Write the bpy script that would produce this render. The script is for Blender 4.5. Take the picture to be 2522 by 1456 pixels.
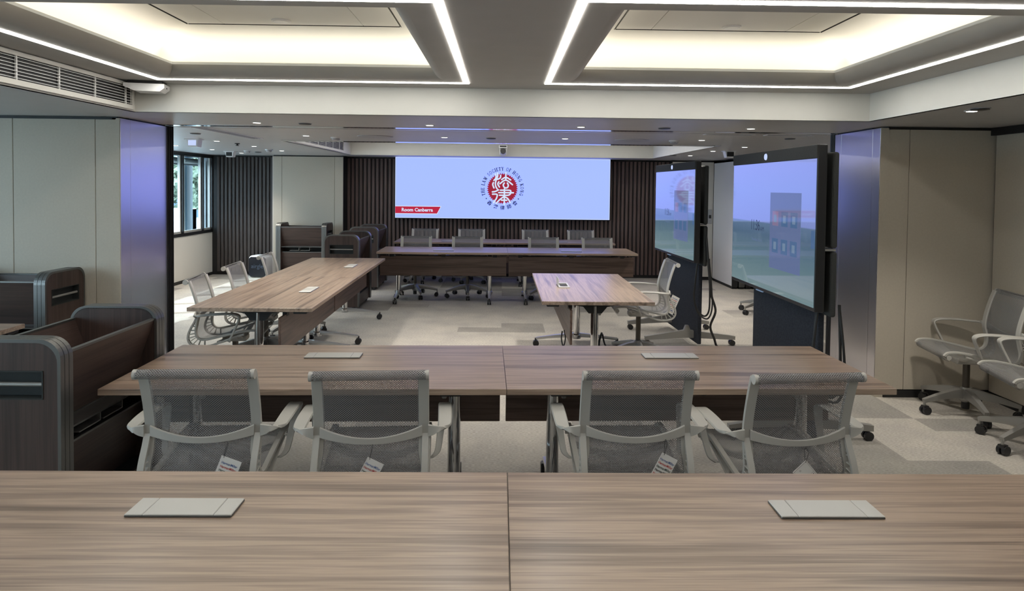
import bpy, bmesh, math, random
from mathutils import Vector, Matrix, Euler
random.seed(7)
PI = math.pi
def R(a): return math.radians(a)
for o in list(bpy.data.objects): bpy.data.objects.remove(o)
S = bpy.context.scene
C = S.collection

# ------------------------------------------------------------------ camera
FPX, W_, H_ = 1640.0, 2522.0, 1456.0
EYE = 1.65
pitch, roll = R(1.65), 0.0115
yaw = math.atan((1261.0 - 1238.0) / FPX)
PY = 460.0 + FPX * math.tan(pitch)
fw = Vector((math.sin(yaw) * math.cos(pitch), math.cos(yaw) * math.cos(pitch), -math.sin(pitch)))
rt = Vector((math.cos(yaw), -math.sin(yaw), 0)); up = rt.cross(fw)
c_, s_ = math.cos(roll), math.sin(roll)
rt2 = c_ * rt + s_ * up; up2 = -s_ * rt + c_ * up
cam = bpy.data.cameras.new('camera'); co = bpy.data.objects.new('camera', cam); C.objects.link(co)
cam.sensor_fit = 'HORIZONTAL'; cam.sensor_width = 36.0
cam.lens = FPX / W_ * 36.0
cam.shift_y = -(H_ / 2 - PY) / W_
cam.clip_start = 0.05; cam.clip_end = 300
co.matrix_world = Matrix(((rt2.x, up2.x, -fw.x, 0), (rt2.y, up2.y, -fw.y, 0), (rt2.z, up2.z, -fw.z, EYE), (0, 0, 0, 1)))
S.camera = co

# ------------------------------------------------------------------ world, sun, exposure
w = bpy.data.worlds.new('world'); S.world = w; w.use_nodes = True
bg = w.node_tree.nodes['Background']
bg.inputs[0].default_value = (0.86, 0.94, 1.0, 1); bg.inputs[1].default_value = 7.0
sun = bpy.data.lights.new('sun', 'SUN'); so = bpy.data.objects.new('sun', sun); C.objects.link(so)
sun.energy = 6.0; sun.angle = R(0.6); sun.color = (1.0, 0.97, 0.9)
so.rotation_euler = Vector((-0.62, -0.22, 0.75)).to_track_quat('Z', 'Y').to_euler()
vs = S.view_settings
vs.view_transform = 'Standard'; vs.look = 'None'; vs.gamma = 1.0; vs.use_curve_mapping = False
vs.exposure = 0.0
COVE_W, DOWN_W, STRIP_E, LED_E = 1.45, 78.0, 19.0, 1.0

def area_light(name, loc, sx, sy, energy, color, direction, spread=PI):
    l = bpy.data.lights.new(name, 'AREA'); l.shape = 'RECTANGLE'; l.size = sx; l.size_y = sy
    l.energy = energy; l.color = color; l.spread = spread
    o = bpy.data.objects.new(name, l); C.objects.link(o); o.location = loc
    return o

# ------------------------------------------------------------------ materials
def mat(name, col, rough=0.5, metal=0.0, spec=0.5, coat=0.0, emit=None, es=0.0):
    m = bpy.data.materials.new(name); m.use_nodes = True
    b = m.node_tree.nodes['Principled BSDF']
    b.inputs['Base Color'].default_value = (*col, 1); b.inputs['Roughness'].default_value = rough
    b.inputs['Metallic'].default_value = metal; b.inputs['Specular IOR Level'].default_value = spec
    b.inputs['Coat Weight'].default_value = coat
    if emit:
        b.inputs['Emission Color'].default_value = (*emit, 1); b.inputs['Emission Strength'].default_value = es
    return m
def nt(m): return m.node_tree.nodes, m.node_tree.links, m.node_tree.nodes['Principled BSDF']
def ramp(n, stops):
    r = n.new('ShaderNodeValToRGB'); e = r.color_ramp.elements
    e[0].position, e[0].color = stops[0][0], (*stops[0][1], 1)
    e[1].position, e[1].color = stops[-1][0], (*stops[-1][1], 1)
    for p, c in stops[1:-1]:
        x = e.new(p); x.color = (*c, 1)
    return r
def objcoord(n, l, scale, rnd=True):
    t = n.new('ShaderNodeTexCoord'); mp = n.new('ShaderNodeMapping'); mp.inputs['Scale'].default_value = scale
    l.new(t.outputs['Object'], mp.inputs['Vector'])
    if rnd:
        oi = n.new('ShaderNodeObjectInfo'); mu = n.new('ShaderNodeMath'); mu.operation = 'MULTIPLY'; mu.inputs[1].default_value = 37.0
        l.new(oi.outputs['Random'], mu.inputs[0])
        cb = n.new('ShaderNodeCombineXYZ')
        for k in range(3): l.new(mu.outputs[0], cb.inputs[k])
        l.new(cb.outputs[0], mp.inputs['Location'])
    return mp
def wood(name, axis, light, mid, dark, rough=0.36, spec=0.5, fine=1.0):
    m = mat(name, mid, rough, spec=spec); n, l, b = nt(m)
    sc = [20.0, 20.0, 20.0]; sc[axis] = 0.7
    sf = [170.0, 170.0, 170.0]; sf[axis] = 3.0
    m1 = objcoord(n, l, sc); m2 = objcoord(n, l, sf)
    a = n.new('ShaderNodeTexNoise'); a.inputs['Detail'].default_value = 4.5; a.inputs['Scale'].default_value = 1.0; a.inputs['Distortion'].default_value = 0.3
    f = n.new('ShaderNodeTexNoise'); f.inputs['Detail'].default_value = 2; f.inputs['Scale'].default_value = 1.0
    l.new(m1.outputs[0], a.inputs['Vector']); l.new(m2.outputs[0], f.inputs['Vector'])
    mx = n.new('ShaderNodeMix'); mx.data_type = 'FLOAT'; mx.inputs[0].default_value = 0.24 * fine
    l.new(a.outputs['Fac'], mx.inputs[2]); l.new(f.outputs['Fac'], mx.inputs[3])
    r = ramp(n, [(0.32, dark), (0.44, mid), (0.53, light), (0.60, mid), (0.70, tuple(0.8 * x + 0.2 * y for x, y in zip(light, mid)))])
    l.new(mx.outputs[0], r.inputs[0]); l.new(r.outputs[0], b.inputs['Base Color'])
    return m
def noisy(name, c1, c2, scale, rough=0.9, bump=0.0, bscale=None, spec=0.2):
    m = mat(name, c1, rough, spec=spec); n, l, b = nt(m)
    mp = objcoord(n, l, (1, 1, 1), False)
    a = n.new('ShaderNodeTexNoise'); a.inputs['Scale'].default_value = scale; a.inputs['Detail'].default_value = 5
    l.new(mp.outputs[0], a.inputs['Vector'])
    r = ramp(n, [(0.3, c1), (0.7, c2)]); l.new(a.outputs['Fac'], r.inputs[0]); l.new(r.outputs[0], b.inputs['Base Color'])
    if bump:
        q = n.new('ShaderNodeTexNoise'); q.inputs['Scale'].default_value = bscale or scale * 4; q.inputs['Detail'].default_value = 2
        l.new(mp.outputs[0], q.inputs['Vector'])
        bp = n.new('ShaderNodeBump'); bp.inputs['Strength'].default_value = bump; bp.inputs['Distance'].default_value = 0.004
        l.new(q.outputs['Fac'], bp.inputs['Height']); l.new(bp.outputs[0], b.inputs['Normal'])
    return m
TL, TM, TD = (0.41, 0.305, 0.23), (0.255, 0.183, 0.138), (0.115, 0.078, 0.058)
KL, KM, KD = (0.070, 0.044, 0.037), (0.047, 0.029, 0.025), (0.025, 0.016, 0.014)  # table laminate darkened: lower light on the carts mixed into the tones
M = {}
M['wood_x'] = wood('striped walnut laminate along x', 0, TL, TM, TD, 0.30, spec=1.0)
M['wood_panel_shaded'] = wood('shaded walnut laminate panel', 0, (0.155, 0.1, 0.078), (0.098, 0.062, 0.048), (0.045, 0.029, 0.023), 0.42)  # same laminate as the tops, coloured darker for the unlit boards
M['cart_z'] = wood('shaded walnut vertical', 2, KL, KM, KD, 0.42)
M['cart_x'] = wood('shaded walnut along x', 0, KL, KM, KD, 0.42)
M['white_paint'] = noisy('bulkhead paint', (0.66, 0.65, 0.61), (0.68, 0.67, 0.63), 6, 0.62, spec=0.35)
M['ceiling_paint_shaded'] = noisy('shaded ceiling paint', (0.40, 0.388, 0.368), (0.42, 0.407, 0.387), 6, 0.62, spec=0.35)  # bulkhead paint greyed: dim light on the ceiling put into the colour
M['soffit'] = noisy('shaded soffit paint', (0.43, 0.422, 0.42), (0.45, 0.442, 0.44), 5, 0.42, spec=0.45)  # likewise darkened, carries the soffit's shade in its colour
M['cove'] = mat('cove paint', (0.83, 0.815, 0.76), 0.7, spec=0.2)
M['beige'] = noisy('beige wall fabric', (0.49, 0.445, 0.375), (0.52, 0.475, 0.40), 60, 0.85, 0.15, 400)
M['plaster'] = mat('off white wall', (0.62, 0.60, 0.56), 0.75, spec=0.3)
M['partition'] = mat('white partition face', (0.70, 0.69, 0.70), 0.5)
M['jamb'] = mat('brushed dark steel', (0.70, 0.675, 0.71), 0.28, metal=1.0)
M['slat'] = wood('dark brown slat', 2, (0.165, 0.118, 0.108), (0.13, 0.092, 0.085), (0.09, 0.064, 0.06), 0.5, spec=0.3)
M['slat_grey_dimmed'] = wood('dimmed grey brown slat', 2, (0.075, 0.064, 0.062), (0.06, 0.051, 0.05), (0.043, 0.037, 0.036), 0.5, spec=0.3)  # darker slat copy, countering the strong daylight beside the window
M['black'] = mat('black matte', (0.012, 0.012, 0.013), 0.55)
M['blackgloss'] = mat('black plastic', (0.015, 0.015, 0.017), 0.3)
M['gunmetal'] = mat('gunmetal aluminium', (0.17, 0.17, 0.165), 0.36, metal=0.8)
M['alu'] = mat('satin aluminium', (0.55, 0.54, 0.52), 0.32, metal=0.95)
M['alu_matte'] = mat('grey cast aluminium', (0.33, 0.325, 0.31), 0.42, metal=0.55)
M['chrome'] = mat('polished chrome', (0.62, 0.62, 0.63), 0.07, metal=1.0)
M['foot_metal'] = mat('satin polished foot', (0.72, 0.71, 0.70), 0.3, metal=0.85)
M['bronze'] = mat('dark column', (0.10, 0.09, 0.08), 0.35, metal=0.8)
M['frame'] = mat('warm grey nylon', (0.44, 0.43, 0.40), 0.48)
M['port'] = mat('port silver', (0.56, 0.555, 0.53), 0.38, metal=0.25)
M['white'] = mat('white plastic', (0.74, 0.74, 0.74), 0.4)
M['greyplastic'] = mat('grey plastic', (0.36, 0.36, 0.38), 0.45)
M['navy'] = noisy('charcoal blue felt', (0.022, 0.025, 0.033), (0.037, 0.041, 0.052), 90, 0.95, 0.2, 500)
M['recess'] = mat('dark recess', (0.02, 0.023, 0.023), 0.6)
M['led_lamp'] = mat('lamp diffuser', (0.9, 0.9, 0.9), 0.5, emit=(1.0, 0.97, 0.9), es=STRIP_E)
M['down_lamp'] = mat('downlight lens', (0.9, 0.9, 0.9), 0.5, emit=(1.0, 0.94, 0.84), es=6.0)
M['tag_white'] = mat('card white', (0.78, 0.77, 0.75), 0.6)
def ink(name, c): M[name] = mat(name, c, 0.6)
ink('ink_blue', (0.06, 0.13, 0.33)); ink('ink_red', (0.5, 0.06, 0.05)); ink('ink_black', (0.015, 0.015, 0.02))
ink('ink_green', (0.04, 0.07, 0.06)); ink('ink_tan', (0.55, 0.33, 0.17)); ink('ink_grey', (0.035, 0.05, 0.08))
def emis(name, c, s=1.0, rough=0.4, spec=0.3):
    M[name] = mat(name, (0.01, 0.01, 0.01), rough, spec=spec, emit=c, es=s)
emis('led_blue', (0.395, 0.525, 1.6), LED_E); emis('led_white', (0.66, 0.78, 1.0), LED_E)
emis('led_red', (0.52, 0.012, 0.05), 0.95); emis('led_crimson', (0.36, 0.012, 0.04), 0.95); emis('led_ink', (0.012, 0.02, 0.05), 1.0)
emis('ui_clock', (0.03, 0.045, 0.10), 1.0, 0.05); emis('ui_panel', (0.11, 0.15, 0.29), 1.0, 0.05); emis('ui_icon', (0.065, 0.13, 0.26), 1.0, 0.05)
emis('ui_white', (0.16, 0.24, 0.36), 0.9, 0.05); emis('ui_orange', (0.2, 0.16, 0.27), 1.0, 0.05); emis('lens_white', (0.55, 0.65, 0.95), 1.0)

# carpet: plank tiles in two greys, fibre grain
m = mat('carpet', (0.4, 0.37, 0.33), 0.95, spec=0.1); M['carpet'] = m; n, l, b = nt(m)
tc = n.new('ShaderNodeTexCoord')
q = n.new('ShaderNodeVectorMath'); q.operation = 'SNAP'; q.inputs[1].default_value = (0.5, 0.25, 1)
l.new(tc.outputs['Object'], q.inputs[0])
big = n.new('ShaderNodeTexNoise'); big.inputs['Scale'].default_value = 0.62; big.inputs['Detail'].default_value = 2; l.new(q.outputs[0], big.inputs['Vector'])
rb = ramp(n, [(0.545, (0, 0, 0)), (0.56, (1, 1, 1))]); l.new(big.outputs['Fac'], rb.inputs[0])
wn = n.new('ShaderNodeTexWhiteNoise'); l.new(q.outputs[0], wn.inputs['Vector'])
mp = n.new('ShaderNodeMapping'); mp.inputs['Scale'].default_value = (18, 60, 20); l.new(tc.outputs['Object'], mp.inputs['Vector'])
fib = n.new('ShaderNodeTexNoise'); fib.inputs['Scale'].default_value = 3.0; fib.inputs['Detail'].default_value = 5; l.new(mp.outputs[0], fib.inputs['Vector'])
blot = n.new('ShaderNodeTexNoise'); blot.inputs['Scale'].default_value = 3.2; blot.inputs['Detail'].default_value = 4; l.new(tc.outputs['Object'], blot.inputs['Vector'])
ra = ramp(n, [(0.28, (0.315, 0.295, 0.268)), (0.72, (0.55, 0.522, 0.482))]); l.new(fib.outputs['Fac'], ra.inputs[0])
rd = ramp(n, [(0.28, (0.215, 0.205, 0.193)), (0.72, (0.36, 0.343, 0.322))]); l.new(fib.outputs['Fac'], rd.inputs[0])
mx = n.new('ShaderNodeMix'); mx.data_type = 'RGBA'; l.new(rb.outputs[0], mx.inputs[0]); l.new(ra.outputs[0], mx.inputs[6]); l.new(rd.outputs[0], mx.inputs[7])
r3 = ramp(n, [(0.3, (0.84, 0.84, 0.85)), (0.7, (1.04, 1.03, 1.0))]); l.new(blot.outputs['Fac'], r3.inputs[0])
m2 = n.new('ShaderNodeMix'); m2.data_type = 'RGBA'; m2.blend_type = 'MULTIPLY'; m2.inputs[0].default_value = 1.0
l.new(mx.outputs[2], m2.inputs[6]); l.new(r3.outputs[0], m2.inputs[7]); l.new(m2.outputs[2], b.inputs['Base Color'])
bp = n.new('ShaderNodeBump'); bp.inputs['Strength'].default_value = 0.35; bp.inputs['Distance'].default_value = 0.004
l.new(fib.outputs['Fac'], bp.inputs['Height']); l.new(bp.outputs[0], b.inputs['Normal'])

# woven chair mesh: staggered holes from the fabric's own UV
m = mat('woven mesh', (0.42, 0.42, 0.425), 0.6, spec=0.3); M['sling'] = m; n, l, b = nt(m)
uv = n.new('ShaderNodeUVMap'); sx = n.new('ShaderNodeSeparateXYZ'); l.new(uv.outputs[0], sx.inputs[0])
def mth(op, a, bb=None):
    x = n.new('ShaderNodeMath'); x.operation = op
    for i, v in enumerate((a, bb)):
        if v is None: continue
        if isinstance(v, (int, float)): x.inputs[i].default_value = v
        else: l.new(v, x.inputs[i])
    return x.outputs[0]
su = mth('SINE', mth('MULTIPLY', sx.outputs[0], 2 * PI / 0.0105)); sv = mth('SINE', mth('MULTIPLY', sx.outputs[1], 2 * PI / 0.0095))
d = mth('MULTIPLY', su, sv)
al = n.new('ShaderNodeClamp'); l.new(mth('ADD', mth('MULTIPLY', d, 0.5), 0.66), al.inputs[0])
l.new(al.outputs[0], b.inputs['Alpha'])
cr = ramp(n, [(0.35, (0.055, 0.055, 0.06)), (0.95, (0.29, 0.29, 0.295))]); l.new(al.outputs[0], cr.inputs[0]); l.new(cr.outputs[0], b.inputs['Base Color'])

# big display picture: sky above a horizon of water
m = mat('display picture', (0.01, 0.01, 0.012), 0.04, spec=0.6); M['screen'] = m; n, l, b = nt(m)
tc = n.new('ShaderNodeTexCoord'); sp = n.new('ShaderNodeSeparateXYZ'); l.new(tc.outputs['Object'], sp.inputs[0])
mr = n.new('ShaderNodeMapRange'); mr.inputs[1].default_value = 0.93; mr.inputs[2].default_value = 1.82; l.new(sp.outputs[2], mr.inputs[0])
r = ramp(n, [(0.0, (0.18, 0.27, 0.29)), (0.22, (0.125, 0.21, 0.25)), (0.44, (0.085, 0.15, 0.24)), (0.535, (0.12, 0.195, 0.32)), (0.545, (0.235, 0.30, 0.66)), (0.8, (0.255, 0.34, 0.75)), (1.0, (0.28, 0.345, 0.78))])
l.new(mr.outputs[0], r.inputs[0]); l.new(r.outputs[0], b.inputs['Emission Color']); b.inputs['Emission Strength'].default_value = 0.85
# outside
M['out_white'] = mat('outside render', (0.72, 0.78, 0.82), 0.8)
M['out_grey'] = mat('outside frame', (0.30, 0.34, 0.36), 0.6)
M['out_dark'] = mat('outside dark glass', (0.10, 0.16, 0.21), 0.25)
M['leaf'] = noisy('leaves', (0.10, 0.14, 0.10), (0.34, 0.42, 0.32), 8, 0.8)
m = mat('window glass', (0.92, 0.97, 1.0), 0.0); M['glass'] = m; n, l, b = nt(m)
tr = n.new('ShaderNodeBsdfTransparent'); tr.inputs[0].default_value = (0.80, 0.90, 0.95, 1)
gl = n.new('ShaderNodeBsdfGlossy'); gl.inputs['Roughness'].default_value = 0.02
fr = n.new('ShaderNodeMath'); fr.operation = 'ADD'; fr.inputs[0].default_value = 0.03; fr.inputs[1].default_value = 0.02
ms = n.new('ShaderNodeMixShader'); l.new(fr.outputs[0], ms.inputs[0]); l.new(tr.outputs[0], ms.inputs[1]); l.new(gl.outputs[0], ms.inputs[2])
l.new(ms.outputs[0], n['Material Output'].inputs['Surface'])

# ------------------------------------------------------------------ mesh helpers
class MB:
    def __init__(s): s.v, s.f, s.sm, s.uv = [], [], [], None
    def add(s, vs, fs, smooth=False):
        k = len(s.v); s.v += [tuple(x) for x in vs]
        for f in fs: s.f.append(tuple(i + k for i in f)); s.sm.append(smooth)
        return s
    def box(s, x0, x1, y0, y1, z0, z1, xf=None):
        vs = [(x, y, z) for z in (z0, z1) for y in (y0, y1) for x in (x0, x1)]
        if xf: vs = [xf @ Vector(v) for v in vs]
        return s.add(vs, [(0, 2, 3, 1), (4, 5, 7, 6), (0, 1, 5, 4), (1, 3, 7, 5), (3, 2, 6, 7), (2, 0, 4, 6)])
    def rbox(s, x0, x1, y0, y1, z0, z1, r=0.005, seg=2, xf=None):
        bm = bmesh.new(); bmesh.ops.create_cube(bm, size=1)
        for v in bm.verts: v.co = Vector(((x0 + x1) / 2 + v.co.x * (x1 - x0), (y0 + y1) / 2 + v.co.y * (y1 - y0), (z0 + z1) / 2 + v.co.z * (z1 - z0)))
        bmesh.ops.bevel(bm, geom=bm.edges[:], offset=r, segments=seg, profile=0.5, affect='EDGES')
        bm.verts.index_update()
        vs = [xf @ v.co if xf else v.co.copy() for v in bm.verts]
        s.add(vs, [[v.index for v in f.verts] for f in bm.faces]); bm.free(); return s
    def prism(s, poly, axis, d0, d1):
        def P(p, d):
            q = [0, 0, 0]; o = [i for i in range(3) if i != axis]; q[o[0]], q[o[1]] = p; q[axis] = d; return q
        k = len(poly)
        fs = [tuple(range(k))[::-1], tuple(range(k, 2 * k))] + [(i, (i + 1) % k, k + (i + 1) % k, k + i) for i in range(k)]
        return s.add([P(p, d0) for p in poly] + [P(p, d1) for p in poly], fs)
    def tube(s, path, r, n=10, cap=True, ry=None):
        path = [Vector(p) for p in path]; rs = r if isinstance(r, (list, tuple)) else [r] * len(path)
        t0 = (path[1] - path[0]).normalized()
        nv = t0.orthogonal().normalized(); rings = []; prev = t0
        for i, p in enumerate(path):
            t = (path[min(i + 1, len(path) - 1)] - path[max(i - 1, 0)]).normalized()
            nv = (prev.rotation_difference(t) @ nv); nv = (nv - t * nv.dot(t)).normalized(); bn = t.cross(nv); prev = t
            rings.append([p + (nv * math.cos(2 * PI * j / n) + bn * math.sin(2 * PI * j / n)) * rs[i] for j in range(n)])
        vs = [v for g in rings for v in g]; fs = []
        for i in range(len(rings) - 1):
            for j in range(n): fs.append((i * n + j, i * n + (j + 1) % n, (i + 1) * n + (j + 1) % n, (i + 1) * n + j))
        k0 = len(s.v); s.add(vs, fs, True)
        if cap: s.add([], []); s.f += [tuple(k0 + j for j in range(n))[::-1], tuple(k0 + (len(rings) - 1) * n + j for j in range(n))]; s.sm += [False, False]
        return s
    def ribbon(s, path, wv, th, smooth=True):
        # rectangular section: wv = half-width vectors, th = half thickness
        path = [Vector(p) for p in path]; wv = [Vector(x) for x in wv]; n_ = len(path)
        ths = th if isinstance(th, (list, tuple)) else [th] * n_
        vs = []
        for i, p in enumerate(path):
            t = (path[min(i + 1, n_ - 1)] - path[max(i - 1, 0)]).normalized()
            wd = wv[i]; nn = t.cross(wd); nn = nn.normalized() * ths[i]
            e = wd * 0.86
            vs += [p - wd, p - e + nn, p + e + nn, p + wd, p + e - nn, p - e - nn]
        fs = []
        for i in range(n_ - 1):
            for j in range(6): fs.append((i * 6 + j, i * 6 + (j + 1) % 6, (i + 1) * 6 + (j + 1) % 6, (i + 1) * 6 + j))
        s.add(vs, fs, smooth)
        k = len(s.v) - 6 * n_
        s.f += [tuple(k + j for j in range(6))[::-1], tuple(k + 6 * (n_ - 1) + j for j in range(6))]; s.sm += [False, False]
        return s
    def lathe(s, prof, n=20, c=(0, 0, 0), xf=None):
        vs = [(c[0] + r * math.cos(2 * PI * j / n), c[1] + r * math.sin(2 * PI * j / n), c[2] + z) for r, z in prof for j in range(n)]
        if xf: vs = [xf @ Vector(v) for v in vs]
        fs = [(i * n + j, i * n + (j + 1) % n, (i + 1) * n + (j + 1) % n, (i + 1) * n + j) for i in range(len(prof) - 1) for j in range(n)]
        k = len(s.v); s.add(vs, fs, True)
        s.f += [tuple(k + j for j in range(n))[::-1], tuple(k + (len(prof) - 1) * n + j for j in range(n))]; s.sm += [False, False]
        return s
    def mesh(s, name):
        me = bpy.data.meshes.new(name); me.from_pydata(s.v, [], s.f)
        me.polygons.foreach_set('use_smooth', s.sm)
        if s.uv:
            ul = me.uv_layers.new(name='UVMap')
            for lp in me.loops: ul.data[lp.index].uv = s.uv[lp.vertex_index]
        bm = bmesh.new(); bm.from_mesh(me)
        if not s.uv: bmesh.ops.recalc_face_normals(bm, faces=bm.faces[:])
        bm.to_mesh(me); bm.free(); me.update()
        if any(s.sm): me.set_sharp_from_angle(angle=R(38))
        return me
def obj(name, mb, m, parent=None, loc=(0, 0, 0), rot=(0, 0, 0)):
    me = mb if isinstance(mb, bpy.types.Mesh) else mb.mesh(name)
    if not me.materials: me.materials.append(M[m] if isinstance(m, str) else m)
    o = bpy.data.objects.new(name, me); C.objects.link(o); o.location = loc; o.rotation_euler = rot
    if parent: o.parent = parent
    return o
def tag(o, label, cat, group=None, kind=None):
    o['label'] = label; o['category'] = cat
    if group: o['group'] = group
    if kind: o['kind'] = kind
    return o
def thing(name, label, cat, loc=(0, 0, 0), rotz=0, group=None, kind=None):
    o = bpy.data.objects.new(name, None); C.objects.link(o); o.empty_display_size = 0.1
    o.location = loc; o.rotation_euler = (0, 0, rotz)
    return tag(o, label, cat, group, kind)
def struct(name, mb, m, label, cat):
    return tag(obj(name, mb, m), label, cat, kind='structure')
def kids(o): return [c for c in list(C.objects) if c.parent == o]
def dup(root, loc, rotz, label, group=None):
    r = root.copy(); C.objects.link(r); r.location = loc; r.rotation_euler = (0, 0, rotz); r['label'] = label
    if group: r['group'] = group
    for ch in kids(root):
        c = ch.copy(); C.objects.link(c); c.parent = r
        for g in kids(ch):
            dd = g.copy(); C.objects.link(dd); dd.parent = c
    return r
def catmull(pts, k):
    out = []; n_ = len(pts)
    for i in range(n_ - 1):
        p = [Vector(pts[max(i - 1, 0)]), Vector(pts[i]), Vector(pts[i + 1]), Vector(pts[min(i + 2, n_ - 1)])]
        for j in range(k):
            t = j / k
            out.append(0.5 * (2 * p[1] + (p[2] - p[0]) * t + (2 * p[0] - 5 * p[1] + 4 * p[2] - p[3]) * t * t + (-p[0] + 3 * p[1] - 3 * p[2] + p[3]) * t ** 3))
    out.append(Vector(pts[-1])); return out
def text_mesh(s, size, width=None, bold=0.0, align='CENTER', depth=0.0):
    cu = bpy.data.curves.new('t', 'FONT'); cu.body = s; cu.size = size; cu.align_x = align; cu.align_y = 'CENTER'
    cu.offset = bold; cu.extrude = depth; cu.resolution_u = 3
    o = bpy.data.objects.new('t', cu); C.objects.link(o)
    dg = bpy.context.evaluated_depsgraph_get(); dg.update()
    me = bpy.data.meshes.new_from_object(o.evaluated_get(dg))
    bpy.data.objects.remove(o); bpy.data.curves.remove(cu)
    if width and len(me.vertices):
        xs = [v.co.x for v in me.vertices]; k = width / (max(xs) - min(xs))
        for v in me.vertices: v.co *= k
    me.materials.clear(); return me
def grid(mb, xs, ys, z, holes):
    xs, ys = sorted(xs), sorted(ys)
    for i in range(len(xs) - 1):
        for j in range(len(ys) - 1):
            cx, cy = (xs[i] + xs[i + 1]) / 2, (ys[j] + ys[j + 1]) / 2
            if any(a < cx < b and c < cy < d for a, b, c, d in holes): continue
            mb.add([(xs[i], ys[j], z), (xs[i + 1], ys[j], z), (xs[i + 1], ys[j + 1], z), (xs[i], ys[j + 1], z)], [(0, 3, 2, 1)])
    return mb
# ------------------------------------------------------------------ setting
ZS, ZC = 2.16, 2.36                      # soffit and raised ceiling heights
FX0, FX1, FY0, FY1 = -2.66, 2.68, -1.2, 4.86   # front recess
BX0, BX1, BY0, BY1 = -2.58, 2.55, 7.95, 11.32  # far recess
XL, XR, YB, YF = -5.25, 4.6, -2.2, 12.16
JY0, JY1, JX = 5.25, 5.97, 3.0
COVES = [((-2.25, -0.40, 2.68, 4.50), (-2.385, -0.24, 2.56, 4.63)), ((0.44, 2.26, 2.66, 4.48), (0.28, 2.40, 2.52, 4.60))]
struct('floor', MB().box(XL - .2, XR + .2, YB - .2, YF + .2, -0.1, 0), 'carpet', 'pale grey beige plank carpet over the whole floor', 'floor')
# soffit
cl = grid(MB(), [XL, FX0, BX0, BX1, FX1, XR], [YB, FY0, FY1, 5.9, 6.03, BY0, BY1, YF], ZS, [(FX0, FX1, FY0, FY1), (BX0, BX1, BY0, BY1)])
soffit = struct('ceiling', cl, 'soffit', 'low ceiling soffit, greyed for shade, with downlights round the recesses', 'ceiling')
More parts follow.
